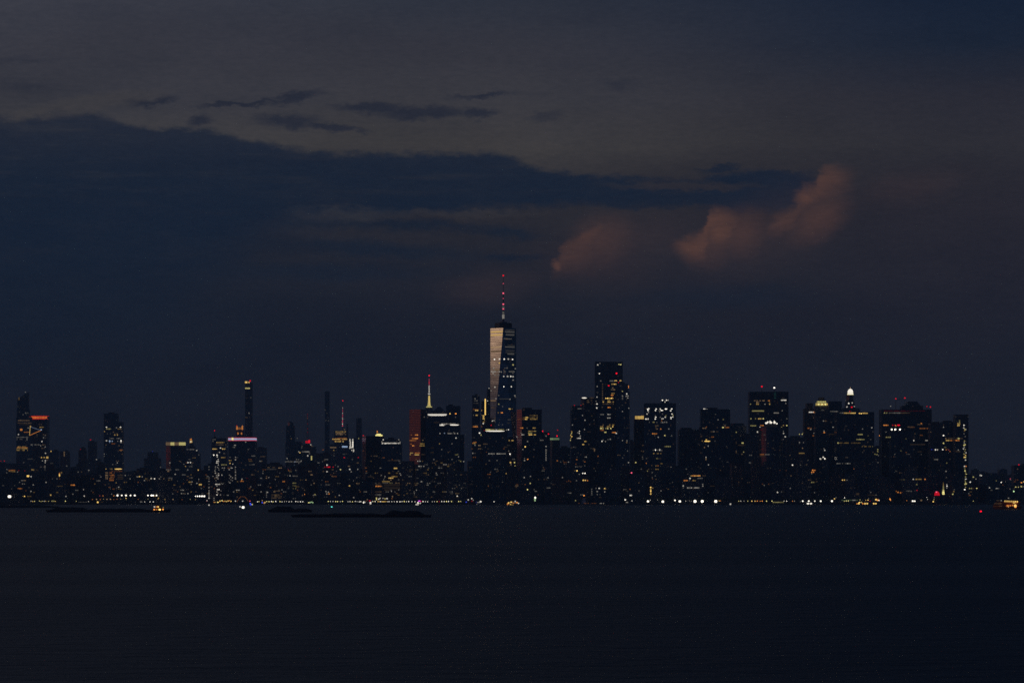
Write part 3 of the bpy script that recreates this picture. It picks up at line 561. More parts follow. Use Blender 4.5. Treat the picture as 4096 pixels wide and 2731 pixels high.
# ------------------------------------------------------------------ lights and lit windows, each put on whatever wall stands there
bpy.context.view_layer.update()
TREE_V, TREE_F, OWN = [], [], []
for n_, (r, th, wl) in enumerate(BODY):
    mw = r.matrix_local; o = len(TREE_V)
    TREE_V += [mw @ q.co for q in wl.data.vertices]
    for pl in wl.data.polygons: TREE_F.append([o + i for i in pl.vertices]); OWN.append(n_)
BVH = BVHTree.FromPolygons(TREE_V, TREE_F)
EYE = Vector((0,0,H)); COUNT = {}; MISS = []; CUT = []
def hit(x, y):
    d = (P(x, y, 1000) - EYE).normalized(); l, n, i, _ = BVH.ray_cast(EYE, d)
    return (None,)*3 if l is None else (l, n, OWN[i])
def pane(x, y, w, h, cde, name='window', j=1.0, rnd=False):
    l, n, i = hit(x, y); drop = 0
    while l is None and drop < 26: drop += 2; l, n, i = hit(x, y + drop)
    if l is None:
        for dx in (4, -4, 8, -8):
            drop = 0; l, n, i = hit(x + dx, y)
            if l: x += dx; break
    if l is None: MISS.append((x, y)); return
    r, th, wl = BODY[i]
    if n.y > 0: n = -n
    if COUNT.get(r.name, 0) >= (62 if rnd else 99): CUT.append((x, y)); return
    COUNT[r.name] = COUNT.get(r.name, 0) + 1
    k = l.y / F; inv = r.matrix_local.inverted()
    if drop or abs(n.z) > .7:            # above the roofline: a light on a short pole
        q = Vector(((x - 2048) * k, l.y + 2, H + (HOR - y) * k)); base = Vector((q.x, q.y, H + (HOR - y - drop) * k - 1))
        lo = inv @ q; lb = inv @ base
        if drop > 2: b = MB(); b.cyl(lo.x, lo.y, .35, .2, lb.z, lo.z, 6); r = b.build('mast', 'dark_metal', r)
        s = max(w, h) * k; ob('beacon_or_sheen' if cde[0] == 'r' else 'roof_light', ball(emat(cde, j)), r, lo, 0, (w*k, s*.6, h*k)); return
    cosv = max(.35, abs(n.y)); ang = math.atan2(n.x, -n.y)
    q = l + n * .25
    round_ = cde[1] in '56' or cde[0] in 'rbmc'
    nm = 'beacon_or_sheen' if cde[0] == 'r' else name  # dim red rows paint the sunset's reflection on glass as glowing spots
    ob(nm, (ball if round_ else cube)(emat(cde, j)), r, inv @ q, ang - th, (w * k / cosv, 1.0, h * k))
JI = (.55, .8, 1.0, 1.3)
def lights(txt):
    for tk in txt.split():
        pos, cde = tk.split(':'); xs, ys = pos.split('@'); fl = cde[2:]; cde = cde[:2]
        xr = [float(q) for q in xs.split('-')]; yr = [float(q) for q in ys.split('-')]
        rows = [yr[0]] if len(yr) == 1 else [yr[0] + 7 * i for i in range(int((yr[1] - yr[0]) / 7) + 1)]
        lv = int(cde[1])
        for y in rows:
            if len(xr) == 1:
                s = {1:4, 2:4, 3:4.2, 4:4.7, 5:5.6, 6:7.4}[lv]
                if 'h' in fl: pane(xr[0], y, s, 11, cde)
                elif 'B' in fl: pane(xr[0], y, s*1.9, s*1.6, cde)
                else: pane(xr[0], y, s * random.uniform(.85, 1.15), s * random.uniform(.85, 1.1), cde, j=random.choice(JI[1:]))
            elif 's' in fl: pane((xr[0]+xr[1])/2, y, xr[1]-xr[0], 7 if 'T' in fl else (5 if lv > 2 else 3.2), cde, 'light_band')
            else:
                x = xr[0]
                while x < xr[1] - 1:
                    w = min(random.choice((4.5, 6, 6, 9) if lv > 1 else (12, 18, 26)), xr[1] - x + 1)
                    if random.random() > (.1 if len(yr) == 1 else .22): pane(x + w/2, y, w - 1.0, 4.3, cde, j=random.choice(JI))
                    x += w
lights('''68@1594:y2h 101@1568:w3 100-113@1651:w2 92@1658:w2 78@1647:w1 72-118@1681:t3 70-128@1691:t2 75-124@1697:t1 85@1718:o4B 103-118@1711:w2 74@1737:w4 66-112@1748:w2 78-96@1756:w2 68@1755:w1h 108@1756:w2h
 66-111@1786-1806:y3 68-110@1789:o3 122-160@1778:w2 165@1718:l4 158-175@1708:y3 174@1750:w3 168@1765:w4 163@1782:w3 181@1787:w3 182@1812:w4 166@1829:y4 177@1829:y4 189@1829:y4B 170@1842:w3 182@1842:w4 181@1849:w3 180@1866:w2h 180@1876:w1h
 181@1741:w2 110-130@1835:w1 95@1849:w2 120@1860:w1 33-60@1880:o3 35-60@1885:y3 75@1881:r3 27@1890:w2 105-157@1878:y3s 99@1881:r4 112@1903:y5B 123@1905:w4 3@1843:r3 17@1843:r4 28@1877:w2 202-214@1804:y4 257@1811:t3h 257@1819:t3h 362@1758:r4 322@1796:r3 238@1900:y5h 238@1892:o4 246@1889:y3 282-305@1939:o4 227-250@1944:y2 304@1960:w2 311@1960:w2 334@1957:w3 184@1928:w3
 70-88@1953:o3 133@1938:w3 124@1964:w3 47@1954:w2 105-130@1949:w1 78@1928:w2 200-212@1852:w1 267@1863:w2 386@1837:w3 38@1985:w6B 98@1984:y5 109-125@1984:y2 203@1979:y4 264@1984:w3 337@1983:w4 289@1974:t1
 426@1708:w5 466@1710:w3 482@1708:w5 424-444@1715:k3 470-486@1715:y3 418@1725:y3 488@1725:t2 456-471@1739:y4 437-485@1753:w2 426@1762:w4 439@1763:l4 449@1764:l4 471@1764:w3 484@1762:w5 439@1768:l3 484@1768:w4 446-462@1774:o2 424@1779:t2 478-489@1799:o3 484@1803:t3 417@1815:w2 417@1824:w2 469@1850:w3 495@1851:w1 451@1857:w2
 421-431@1875:y4 437-449@1875:y3 458-488@1875:y5s 437-488@1884:o2 421-431@1890:t3 438-458@1890:o3 421-432@1899-1917:t3 437-457@1899-1920:o3 470-492@1900-1920:t1 465@1930:y3 475@1947:w3 440@1951:w2 385-400@1922:w2 460@1980:w2
 545-555@1906:w3 558@1905:y4 569@1906:w3 580-590@1914:y2 605@1913:w4 618@1914:w5 584-600@1920:t2 765@1936:w2
 662-680@1790-1840:r1 662-676@1884:t3 664-684@1878:w2 646@1818:w1 610@1805:b3 605@1802:w1 642@1868:w2 745-776@1797:w2 787@1801:w4 795@1818:w2 752@1849:w4 762@1849:w4 735@1856:w2 742@1864:y3 755-770@1865:w2 751@1878:w3 793@1879:y4 701@1896:w3 763-772@1911:w3 795@1916:w3 748-770@1927:y3 768@1926:w3 787-807@1937:y4s 795@1924:y2 670-690@1911:w2 687@1916:w2 643@1906:w2 710@1923:w1 734@1933:o2 691@1974:w2 740@1974:w2
 849-862@1757-1766:w2 865-898@1769:y3 862-905@1778:t2 849-868@1795:y4 888-900@1795:y4 882@1791:w4 878@1808:w3 855@1819:w5 868@1819:w5 869@1826:w4 896@1812:w2 864-875@1837-1862:w4 884-902@1829:y3 862@1866:w3 870@1868:w3 862@1874:w2 874@1872:w3 875@1879:w3 860@1882:w3 875@1886:w3 862@1891:w3 874@1893:w3 874@1900:w4 866@1900:w3 866@1908:w3 870@1906:w3 852@1905:w3 872@1914:w3 887@1899:w4 885-908@1858:k3 864@1921:w2 860-880@1936:w4 868@1943:w3 870@1957:w4 876@1957:w4 884@1962:w2 868@1966:w3 872@1972:w2 868@1978:w4 882@1978:w3 890@1935:w2 896@1879:w2
 836@1866:w2 836@1877:w2 836@1908:w2 836@1914:w2 836@1924:w3 836@1936:w2 836@1949:w3 836@1961:w3 836@1967:w3 836@1973:w3 836@1979:w3 836@1985:w3 836@1991:w4 856@1991:w3 856@1999:w3
 915-926@1841:y3 914-925@1847:w4 920@1852:y4 931@1855:w3 920@1828:w2 942@1828:w3 942@1838:w3 942@1867:w3 941@1874:w2 942@1880:w2 942@1887:w3 942@1893:w2 942@1900:w3 942@1908:w2 942@1914:w3 918@1899:w2 923@1905:w3 918@1912:w2 924@1918:w2 915@1926:w2 920@1930:w3 930@1910:w3 930@1921:w2 938@1780:w3 942@1780:w3 930-943@1788:w2 983@1767:w3 993@1797:w2 950@1829:w1 983@1860:w1 995-1015@1858:w1 967@1922:o4 960-975@1924:o3 988@1912:r2 968@1915:w3 1003@1946:w2
 1003@1590:w2 996@1652:w3 980-998@1669:t2 1005-1020@1823:w2 1040-1060@1825:t2 1003-1018@1857:w2
 1052@1884:w2 1051@1892:w2 1070-1100@1869:t2 1065-1105@1876:w1 1052@1893:w2 1075@1909:w3 1101@1917:w2 1130-1138@1925:o4 1138@1925:o3 1140-1205@1846:w2 1180@1846:l4 1148@1833:w3 1152@1843:w2 1205@1843:w3 1178@1859:l2 1155@1881:o3 1158-1168@1885:k3 1153@1875:p2 1180-1186@1880:w2 1160@1902:w3 1150@1901:w1 1170-1190@1903:w2 1170-1184@1931:k3 1170-1184@1942:k2 1170-1184@1953:k2 1195@1852:w2
 1205-1212@1784:t3 1207@1790:w2 1243@1778:w4 1240-1252@1784:t3 1195-1202@1810:y4 1195@1806:w3 1206-1238@1806:w3 1231@1822:w4 1246@1828:k4h 1246@1834:k4h 1238@1813:w2 1300@1638:w1 1308@1652:w1 1314@1682:w2 1303@1681:w1 1312@1670:w1 1189@1752:w2 1165@1754:y2
 1342-1385@1726:y3 1342-1384@1732:t3 1343-1384@1737:t3 1330-1388@1752:o3 1328-1388@1756:y4 1330-1388@1765:y4 1332-1388@1760:o2 1320-1344@1789:t3s 1345@1790:t2 1368-1390@1786:l4sT 1293@1798:o3 1287-1300@1799:o2 1335@1800:y3 1336@1822:w2 1337@1812:w1 1378@1717:y3 1376@1797:t1 1370-1380@1816:w1 1385@1814:w1
 1400@1760:w4h 1401@1770:w4h 1402@1780:w4h 1400@1788:w4h 1411@1760:w4h 1411@1768:w5h 1411@1777:w5h 1411@1786:w5h 1405@1789:w4 1407@1800:w4 1414@1801:w4h 1413@1795:w3 1377@1829:r4 1433@1829:r4 1435@1753:k3 1453@1741:r4 1453@1802:o2 1476-1510@1823:t2 1470-1490@1906:t1
 1300@1867:r4 1308@1867:r4 1314@1867:r5 1319@1867:r4 1333@1867:r4 1308@1859:w4 1342@1860:w2 1352@1865:w3 1308@1886:w4 1345@1883:w2 1362@1877:k4 1399@1876:w4 1431@1876:w3 1405@1886:w3 1427@1909:w2 1438@1909:w1 1398@1916:w1 1415@1922:w3 1398@1942:y4 1300-1320@1938:w1 1306@1938:w4 1316@1938:w2 1245@1938:w2 1251@1921:w1 1288@1920:w1 1304@1965:w3 1313@1967:w3 1307@1974:w3 1317@1974:o4 1285@1938:w1 1425-1445@1936:t1 1357@1980:w3 1415@1989:w3 1260@1977:k3 1218@1976:o4 1210@1980:t3 1080-1084@1949:o3 1107@1942:w1 1066@1966-1992:w2 1070@1968:w3 1095-1125@1963:t2 1085-1126@1978:t2 1085-1126@1985:t2 1085-1126@1991:t2 1128@1958:w2 1290@1845:w2 1295-1300@1841:t2
 1527-1602@1772:w4 1533@1758:w4 1528@1766:w3 1595@1758:w3 1600@1767:w3 1527-1545@1773:w4 1500@1823:w1 1550-1590@1841:t1 1600@1852:w2 1575-1589@1872:y4s 1525@1900:w2 1540@1905:w3 1566-1590@1905:y3 1553-1573@1911:y4 1535@1918:w2 1595@1918:w2 1528-1558@1925:y3 1530-1552@1931:w2 1558-1572@1931:k2 1580-1595@1931:t2 1502-1525@1944:o4 1503-1524@1938:t2 1530-1600@1938:t1 1530-1600@1946:t1 1501-1525@1966:t2 1530-1600@1952:t1 1535-1590@1959:t1 1501-1526@1978:w2 1566@1964:w3 1595@1958:w2 1580@1966:w2 1506@1994:k4h 1515@1995:w4 1520@1992:w4 1532@1992:w3 1540@1994:k4 1548@1993:w4 1568@1993:o3 1570@1985:t3 1600@1893:w3 1603@1899:w3
 1660-1672@1739:o4 1646@1739:o3 1648-1672@1753:o4 1637-1665@1761:o3 1645@1775:o3 1649-1666@1782:o4 1680-1697@1774:y3 1678-1697@1782:y3 1691@1760:t3 1642@1817:y3 1641-1652@1811:y3 1660-1678@1811:o3 1659-1679@1818:y4 1690-1700@1667:w2 1685-1700@1817:t1
 1711-1787@1660:w5s 1711-1787@1657:w4s 1757-1780@1698:w4 1765-1838@1695:w3 1799-1836@1699:w5s 1757-1778@1700:w5s 1760@1733:w3 1778@1732:l3 1790-1832@1733:w3 1815@1729:w2 1800@1654:y5 1823@1654:o5 1822@1668:w2 1824@1751:w4 1735-1757@1689:t1 1747-1759@1774:y3 1808@1774:w2 1723-1735@1790:t1 1722-1735@1809:t1 1767@1797:w2 1788-1800@1805:t2 1793@1808:t2 1819-1838@1818:k2 1834@1826:w3 1855@1845:w3 1843@1844:k3 1836@1840:k2 1774@1836:w2 1883@1812:w3 1830@1817:k2
 1900@1594:w3 1896-1910@1602:w2 1892-1913@1612:w1 1891-1913@1641:y4 1891-1914@1637:o2 1894@1660:w2 1902-1910@1660:y4 1891-1913@1706:o4 1892-1912@1702:t2 1892-1905@1773:y3 1900@1780:w3 1892-1906@1768:o3 1891@1772:o3 1912-1922@1781:t3 1912-1924@1794:t3 1898@1772:y3 1877@1768:r4 1918@1731:w5 1924@1739:k4
 1941@1599-1655:y5h 1956@1553:w4 1950@1604:w4 1954@1615:w1 1930-1938@1662:y4 1931-1938@1668:y4 1930-1939@1674:y4 1932-1939@1680:y3 1931-1939@1687:y3 1933@1693:w4 1965@1700:r4 1937@1721:r3
 1941-2020@1723.5:w5s 1942-1962@1718:k4s 1963-1978@1718:k3s 1981-1990@1718:w3s 1993-2010@1718:k3s 2014@1717:k3 2026@1719:w3 2034@1718:w4 1953-2022@1814:w3 1932-1950@1775:t2 1957@1842:w2 1988@1841:w2 2015-2030@1787:t1 1960@1752:t1
 2034-2055@1761:y4 2035@1803:w2 2034-2042@1817:y3 2040@1815:w5 2042@1821:w2 2048-2060@1836:w2 2042@1849:y4 2058@1849:k4 2044@1862:y4 2060@1862:k3 2044@1856:w2 2025@1893:y4 1962@1888:w2 1992@1882:t2 1987@1886:t2 1964@1883:t1 2060-2072@1942:t3 2065@1948:t2 1958@1909:t2 2010@1927:w2
 1964-2011@1327:y4s 1964-2010@1340:y4s 1964-2006@1389:t4s 1964-2004@1405:t3s 2022-2057@1320:w1s 2020-2057@1327:w2s 2024-2057@1334:w1s 2023-2057@1340:w2s 2016-2046@1355:w2s 2025@1355:t3 2030-2057@1382:w1s 2020-2057@1388:w2s 2022-2057@1402:w1s 2022-2057@1410:w1s 2030-2056@1416:w2s
 1978@1437:w5 1998@1436:w5 2017@1436:w5 2033@1436:w4 2043@1437:t2 2050@1437:w5 1998@1452:y4 2052@1459:k4 1975@1473:w3 2020@1472:w2 2028@1472:w2 2061@1474:w3 1978-1998@1479:t3s 1964-2000@1486:w3 2005@1487:w3 2014-2023@1486:w2 2035-2058@1486:w2 1973@1493:w3 1980@1500:w3 1990-1998@1500:w2 2051@1493:w2 2015@1505:w4 2030@1505:w4 2043@1505:w5 2052@1506:w4 2052@1520:w3 2015@1546:w5 2045@1546:w5 1980@1548:w4 1965@1562:w3 1984@1594:w3 2059@1582:w3 2061@1588:w2 1995@1581:w2 1998-2040@1595:w1s 2039@1596:w3 1963-1984@1602:t3s 1965-1978@1630:t2 1995@1616:k3 2034-2042@1635:y4 2048@1635:y2 1990-1997@1650:y3 2003-2011@1650:o4 1970@1683:w4 1976@1681:w3 1980@1672:t2 1998@1678:t1 1998@1690:w1 2030-2042@1678:w1 2028-2052@1691:w1 2010@1698:w2 1995@1699:w2
 2118-2150@1661:y2 2136@1661:y3 2090-2112@1670:y2 2100-2112@1669:y4 2117-2150@1670:y2 2070-2100@1676:o2 2099-2118@1676:y4 2120-2150@1676:y3 2080-2092@1711:o4 2108@1711:w2 2130-2142@1711:y3 2112-2140@1724:y3 2112-2128@1731:k3 2136-2144@1724:k3 2114-2144@1738:y4 2085@1731:w2 2085-2097@1738:w3 2085@1724:w1 2110@1765:w3 2101@1786:y5 2091@1797:w3 2133-2138@1797:w2 2068@1746:w3 2111@1836:o5 2098@1841:w3 2098@1833:w2 2122@1904:w3 2097@1909:w3 2121@1932:k4 2110@1957:k5 2072-2090@1752:t1
 2171@1724:r5 2194@1735:r5 2228@1743:r5 2193@1720:w1 2184@1743:w3 2184@1785:w3 2184@1798:w3 2184@1805-1842:w3 2229@1842:o3 2178@1876:o2 2192@1910:w3 2205@1932:w1 2154@1917:t2 2173@1876:w1 2250@1909:w3 2243@1847:w2 2274@1847:w3 2275@1820:w1 2275@1922:o2 2268@1925:o2 2282@1925:o2 2306@1922:w2
 2298@1621:r4 2324@1621:r4 2310-2325@1634:w2 2290@1699:w3 2287@1726:y4 2286@1733:k4 2283@1740:y4 2287@1745:y4 2284@1752:y4 2282@1760:k4 2308-2316@1730:w3 2318@1724:w4 2317@1732:w4 2321@1743:w3 2307-2323@1752:w4 2327-2347@1591:w5s 2357-2375@1591:t2 2347-2368@1601-1609:t2 2330@1661:w3 2340@1680:w3 2338@1717:w3 2331-2347@1765:y3 2340@1765:y4 2331-2340@1777:y3 2332@1777:y4 2355@1777:t2 2307@1837:o3 2308@1827:w1 2345@1827:w3 2340@1827:w2 2378@1799:t3h 2392@1824:o3 2339@1846:o3 2339@1862:w2 2300-2312@1866:w2 2324@1866:w2 2308@1882:y5 2298@1882:y2 2331@1892:w5 2340@1892:w5 2306@1921:w2 2333@1920:y5 2341@1920:y5 2350@1921:o4 2336@1981:o5 2392@1851:t2 2376@1873:t2 2421@1892:t1
 2400@1453:w2 2391@1459:w4 2476@1457:k4 2483@1458:k4 2398@1494:w5 2466@1493:r6 2400-2406@1523:w3 2438-2458@1523:w2 2458-2485@1522:y4 2474@1529:r4 2435@1542:r5 2445-2465@1536:y4 2448-2462@1551:t3 2443-2462@1558:t3 2445-2458@1573:y3 2444-2457@1580:o4 2446-2456@1587:o3 2410@1536-1600:t2 2418-2424@1537:t1 2420-2453@1592.5:y5 2430-2440@1600:y3 2410-2416@1600:t2 2430-2442@1607:y4 2410-2417@1607:y4 2450-2456@1607:y3 2410-2456@1615:t2 2409@1628:t2 2430-2443@1629:o4 2388@1588:w4 2388@1615:w5 2387@1631:w5 2389@1545:w3 2384@1604:w2 2395-2403@1580:w1 2400-2415@1657:w2 2429-2443@1657:w3 2428-2443@1671:w3 2410-2414@1699:t3 2436-2456@1699:y3 2400-2414@1706:y3 2427-2441@1706:y3 2451@1706:y4 2400-2414@1713:k4 2424@1713:k3 2431@1713:k4 2443@1713:k4 2400-2414@1720:o3 2417-2425@1728:k4 2447-2463@1729:o4 2465@1732:w4 2408@1764:w4 2422@1765:w3 2413@1759:w2 2441@1756:w3 2432@1757:w2 2382-2395@1675:w1 2470@1724:w1 2376@1680:w1
 2514@1547:o5h 2490@1566:k4 2490@1583:w3 2490@1590:w2 2490@1596:w2 2507@1575:w4 2505@1584:w3 2512@1583:w3 2511@1591:w3 2507@1597:w1 2515@1632:w3 2490@1645:w3 2462-2488@1566:t1 2489@1620:w1 2490@1761:w3 2508@1762:w3 2507@1769:t3 2510@1803:w2 2491@1831:w2 2514@1849:w3 2543@1849:k4 2526@1890:p5 2570@1827:w2 2571@1834:w2 2586@1833:w2 2573@1805:t2 2585@1852:o3 2565@1875:w2 2590@1883:k3 2609@1889:w2 2566@1803:t2 2575@1803:t2
 2650@1600:w5 2666@1600:w5 2672@1600:w4 2660@1607:w4 2590@1636:w5 2595@1634:w5 2625@1635:w5 2641@1635:w5 2662@1635:w5 2667@1635:w5 2687@1635:w5 2592@1641:w5 2622@1641:w5 2638@1642:w3 2645@1641:w5 2650@1641:w5 2683@1642:w5 2594@1648:w3 2639@1648:w2 2588@1655:w4 2650@1655:w2 2688@1655:w4 2622@1662:w2 2660-2666@1662:k3 2692@1661:k3 2623@1668:w5 2641@1668:w2 2661@1668:w4 2684@1669:w5 2691@1667:w4 2584@1675:w5 2592@1675:w4 2621@1675:w5 2648@1674:w4 2653@1674:w4 2684@1674:w4 2647@1682:o3 2590-2598@1688:w2 2610-2618@1688:k3 2627@1689:w2 2645@1689:w2 2651@1689:w3 2659@1688:w3 2667@1688:w3 2620-2635@1702:t2 2624@1709:t2 2623-2630@1715:t3 2643@1715:o4 2675@1715:w3 2608-2630@1734:o4 2617@1734:y5 2617-2630@1741:t3 2659@1741:k4 2655-2665@1741:t2 2687@1741:w2 2633@1748:w3 2658-2682@1785:k3 2622@1799:w5 2639@1799:w5 2610-2650@1800:w2 2612-2645@1813:y3 2624-2632@1833:k3 2635-2645@1833:t1 2607@1861:t2 2624@1862:y3 2632@1862:o3 2624@1876:y3 2632@1876:y3 2609@1909:w2 2624@1916:t2 2610@1914:o2 2621@1902:w2 2603@1948:y5 2603@1955:y4 2603@1962:y5 2603@1969:y4 2603@1975:y5 2611@1951:y3 2643@1962:w3 2520@1956:o3 2505@1962:t1 2556@1962:w2 2521@1980:w4 2526@1980:w4 2573@1992:w1 2684@1867:w2 2687@1743:w2
 2367@1955:w2 2367@1963-1977:w2 2384@1952:w2 2397@1952:w4 2389@1965:w3 2389@1977:w2 2419@1953:y4 2426@1954:t2 2419@1966:w3 2400@1977:w1 2395-2405@1988:t1
 2813-2822@1635:w5 2828@1636:w3 2872@1678:w3 2890-2896@1677:k3 2862@1656:w1 2825@1707:o3 2810-2826@1712:t3 2900@1702:t3 2888-2895@1709:k4 2900-2916@1709:o3 2842-2872@1726:t2 2855@1725:w2 2844-2856@1747:o3 2817-2841@1764:y5s 2825@1758:y4 2809@1763:y3 2833@1783:w3 2818@1789:t3 2824@1834:t3h 2824@1828:w3 2834@1858:w3 2860@1763:w1 2945@1728:k3 2966-2975@1771:k4 2952-2980@1780:t1 2970@1815:w1 2975@1807:k3 2945@1770:t1h 2945@1806:t2h 2960-2975@1816:t2 2880@1833:w1 2906@1785:w1 2882@1880:t2 2968@1913:t2 2955@1928:t2 2840-2868@1943-1955:t1
 2762-2802@1903:y4 2764-2800@1902:o4 2760@1912:w4 2734-2750@1921:o4 2770-2782@1921:y3 2758@1921:w2 2790-2810@1912:w2 2733@1942:w4 2811@1936:w3 2811@1943:w3 2733@1950:w2 2748-2798@1950:w3 2745@1875:w2 2768@1875:w1 2752@1895:w2 2738@1978:w1
 3015-3062@1602:t3 3076@1602:o5 3070-3080@1602:o3 3125-3145@1600:w4 3126@1600:w4 3143@1600:w4 3024-3036@1609:t3 3070-3080@1609:y3 3002@1616:k3 3024-3036@1616:y3 3060@1616:w3 3070-3080@1616:y4 3143@1613:w3 3008-3056@1643:k3s 3095-3115@1651:w3 3129@1642:w3 3001-3012@1674:k3 3022@1674:k3 3032-3046@1674:y4 3053@1674:k4 3147@1674:w2 3001-3025@1702:k3 3040-3054@1701:o4 3040@1708:w4 3079@1708:w4 3126-3137@1701:y3 3126@1708:k3 3147@1701:k4 3030@1727:w4 3134@1725:w3 3134@1733:w4 3141@1746:w4 3133@1756:w2 3095-3104@1570-1596:c1
 3040-3048@1718:r2 3044-3055@1740-1800:r1 3040-3056@1817:o3 3060-3078@1817:w2 3040-3062@1824:t1 3050@1935:o2 3075@1935:o2 3057@1940:w2 3110@1968:w4 3126@1966:w2 3005@1820:w2 2998@1820:w2 2995-3003@1850:w2 3083@1871:w1 3093@1761:w1 3075@1873:t1
 3198@1736:k4 3209@1736:k4 3212@1731:k3 3198@1769:w3 3214@1769:w2 3195-3217@1812:y3 3170@1859:w5 3155-3173@1902:t3 3165@1835:t1 3210@1792:t3 3232@1840:w2 3202@1859:w2 3250-3258@1742:o3 3256@1732:w3 3230-3246@1712:o3 3243@1717:w3 3235-3258@1648:w4 3256@1648:o4 3255@1670:t2 3161@1952:w3 3200-3214@1931:t2 3145@1881:o2 3120@1880:o1
 3285-3296@1640:w2 3294@1683:w3 3295-3306@1683:t2 3296@1723:w3 3297@1729:o4 3299@1800:w4 3296@1794:w2 3281@1834:w5 3283@1835:w4 3293@1828:w5 3299@1834:w5 3251@1880:o5 3259@1880:o4 3247@1888:o4 3254@1887:o4 3247@1894:w2 3240-3257@1928:k3 3248-3258@1948:o3 3258@1969:w2 3265@1915:t1 3290@1869:t1
 3320-3352@1645:w2 3395@1613:w5 3409@1611:w4 3383@1601:w2 3388@1627:w4 3417@1625:w3 3407@1628:r5 3374-3422@1651.5:y4 3358-3375@1651:w2 3434-3450@1653:y5 3450-3470@1652:y4 3399@1645:r4 3380-3388@1703:w1 3430-3450@1737:k3 3425-3460@1757:k3 3450@1715:w2 3487@1710:w3 3352@1771:k4 3355-3394@1771:y2 3404-3442@1771:y2 3447-3482@1785:y2 3483@1757:w2 3332@1708:w3 3310-3340@1736:t1 3470@1703:t1 3346-3416@1853:w2 3390@1853:w3 3480@1855:w1 3416@1874:o4 3370@1919:y4 3379@1919:y4 3388@1919:w2 3511@1797:k3 3511@1805:k3 3500@1816:k3 3508@1817:k3 3490@1785:k2 3514@1821:w2 3512@1849:w2 3498@1645:r4 3514@1742:o5 3357@1906:t1 3483@1968:w2 3504@1979:w2 3470-3500@1979:t1
 3563@1624:w3 3620@1591:r5 3708@1625:r4 3722@1627:r5 3555-3600@1651:w2 3535-3548@1651:k3 3600-3640@1651:t2 3535-3700@1643:r1 3533-3553@1700:o4 3571@1700:r4 3583@1702:o4 3592@1700:r5 3597@1700:r5 3580@1700:r4 3567@1717:w6 3581@1717:w6 3600@1717:w6 3544@1727:w2 3543-3565@1748:k3 3579@1816:w2 3540@1825:w1 3685@1693:o4 3670-3690@1697:t2 3640-3660@1708:o2 3678-3710@1713:o3 3630-3660@1707:t2 3655@1761:w4 3700-3710@1761:w3 3660@1734:t2 3670-3690@1740:o2 3640-3700@1777:t1 3670-3700@1806:t1 3655@1797:w1 3685@1817:w1 3726@1797:b3 3653@1916:w4 3662-3686@1916:y3 3700@1916:o4 3667@1937:k3 3585@1964:o3 3592@1968:o4 3602@1970:o4 3625-3640@1963:w2 3645@1964:w2 3668@1960:r4 3700@1870:t1 3670@1866:t1
 3742@1798:w5 3750@1798:w4 3771@1797:w5 3785@1798:o3 3795@1799:p3 3800@1805:o3 3774@1741:w5 3774@1708:w3 3774@1772:k4 3735-3752@1837:w2 3732@1797:b2 3783@1753:t3 3782-3850@1753:t2 3826-3838@1753:k4 3783-3798@1761:y4 3800-3811@1761:o4 3822-3836@1761:o4 3833@1799:w3 3822-3840@1805:t2 3787@1851:k3 3784@1884:w3 3785@1909:w2 3788@1943:w4 3787@1950:w3 3815@1965:y3 3811@1975:k4 3817@1957:w2 3818@1899:t1 3787@1937:w3
 3838@1682:k3 3829-3840@1694:y4 3829-3838@1701:y4 3838@1688:k3 3856@1700:w5 3855@1711:w4 3860@1717:k4 3858@1722:y3 3864@1717:w3 3856@1734:w2 3861@1745:w2 3858@1763:k3 3857@1770:w3 3856@1780:k4 3860@1778:k4 3857@1787:w3 3854@1794:w4 3861@1797:k3 3859@1804:k3 3864@1810:w4 3856@1815:k3 3862@1820:y4 3857@1828:y5 3862@1828:k4 3862@1839:w4 3858@1864:w4 3864@1864:o4 3859@1873:k3 3860@1882:k4 3862@1889:k3 3860@1899:w3 3865@1897:k4 3862@1906:k3 3863@1915:w4 3861@1922:k3 3862@1930:k4 3865@1934:k4 3860@1936:k4 3862@1948:k3 3859@1957:w5
 3925@1901:w5 3921@1900:w4 3893@1907:k4 3904@1915:w3 3881@1927:w5 3907@1952:k5 3875@1973:w2 3958@1950:w4 3985@1922:k3 4005@1928:w5 4041@1914:p4 4043@1918:w2 4076@1858:r5 4086@1930:o5 4094@1926:y5 4093@1945:w3 4060-4074@1947:k4 4085@1945:k4 4055@1964:g5 4057@1953:w2 4070@1875:t2 4040@1955:w2 4091@1947:w3''')
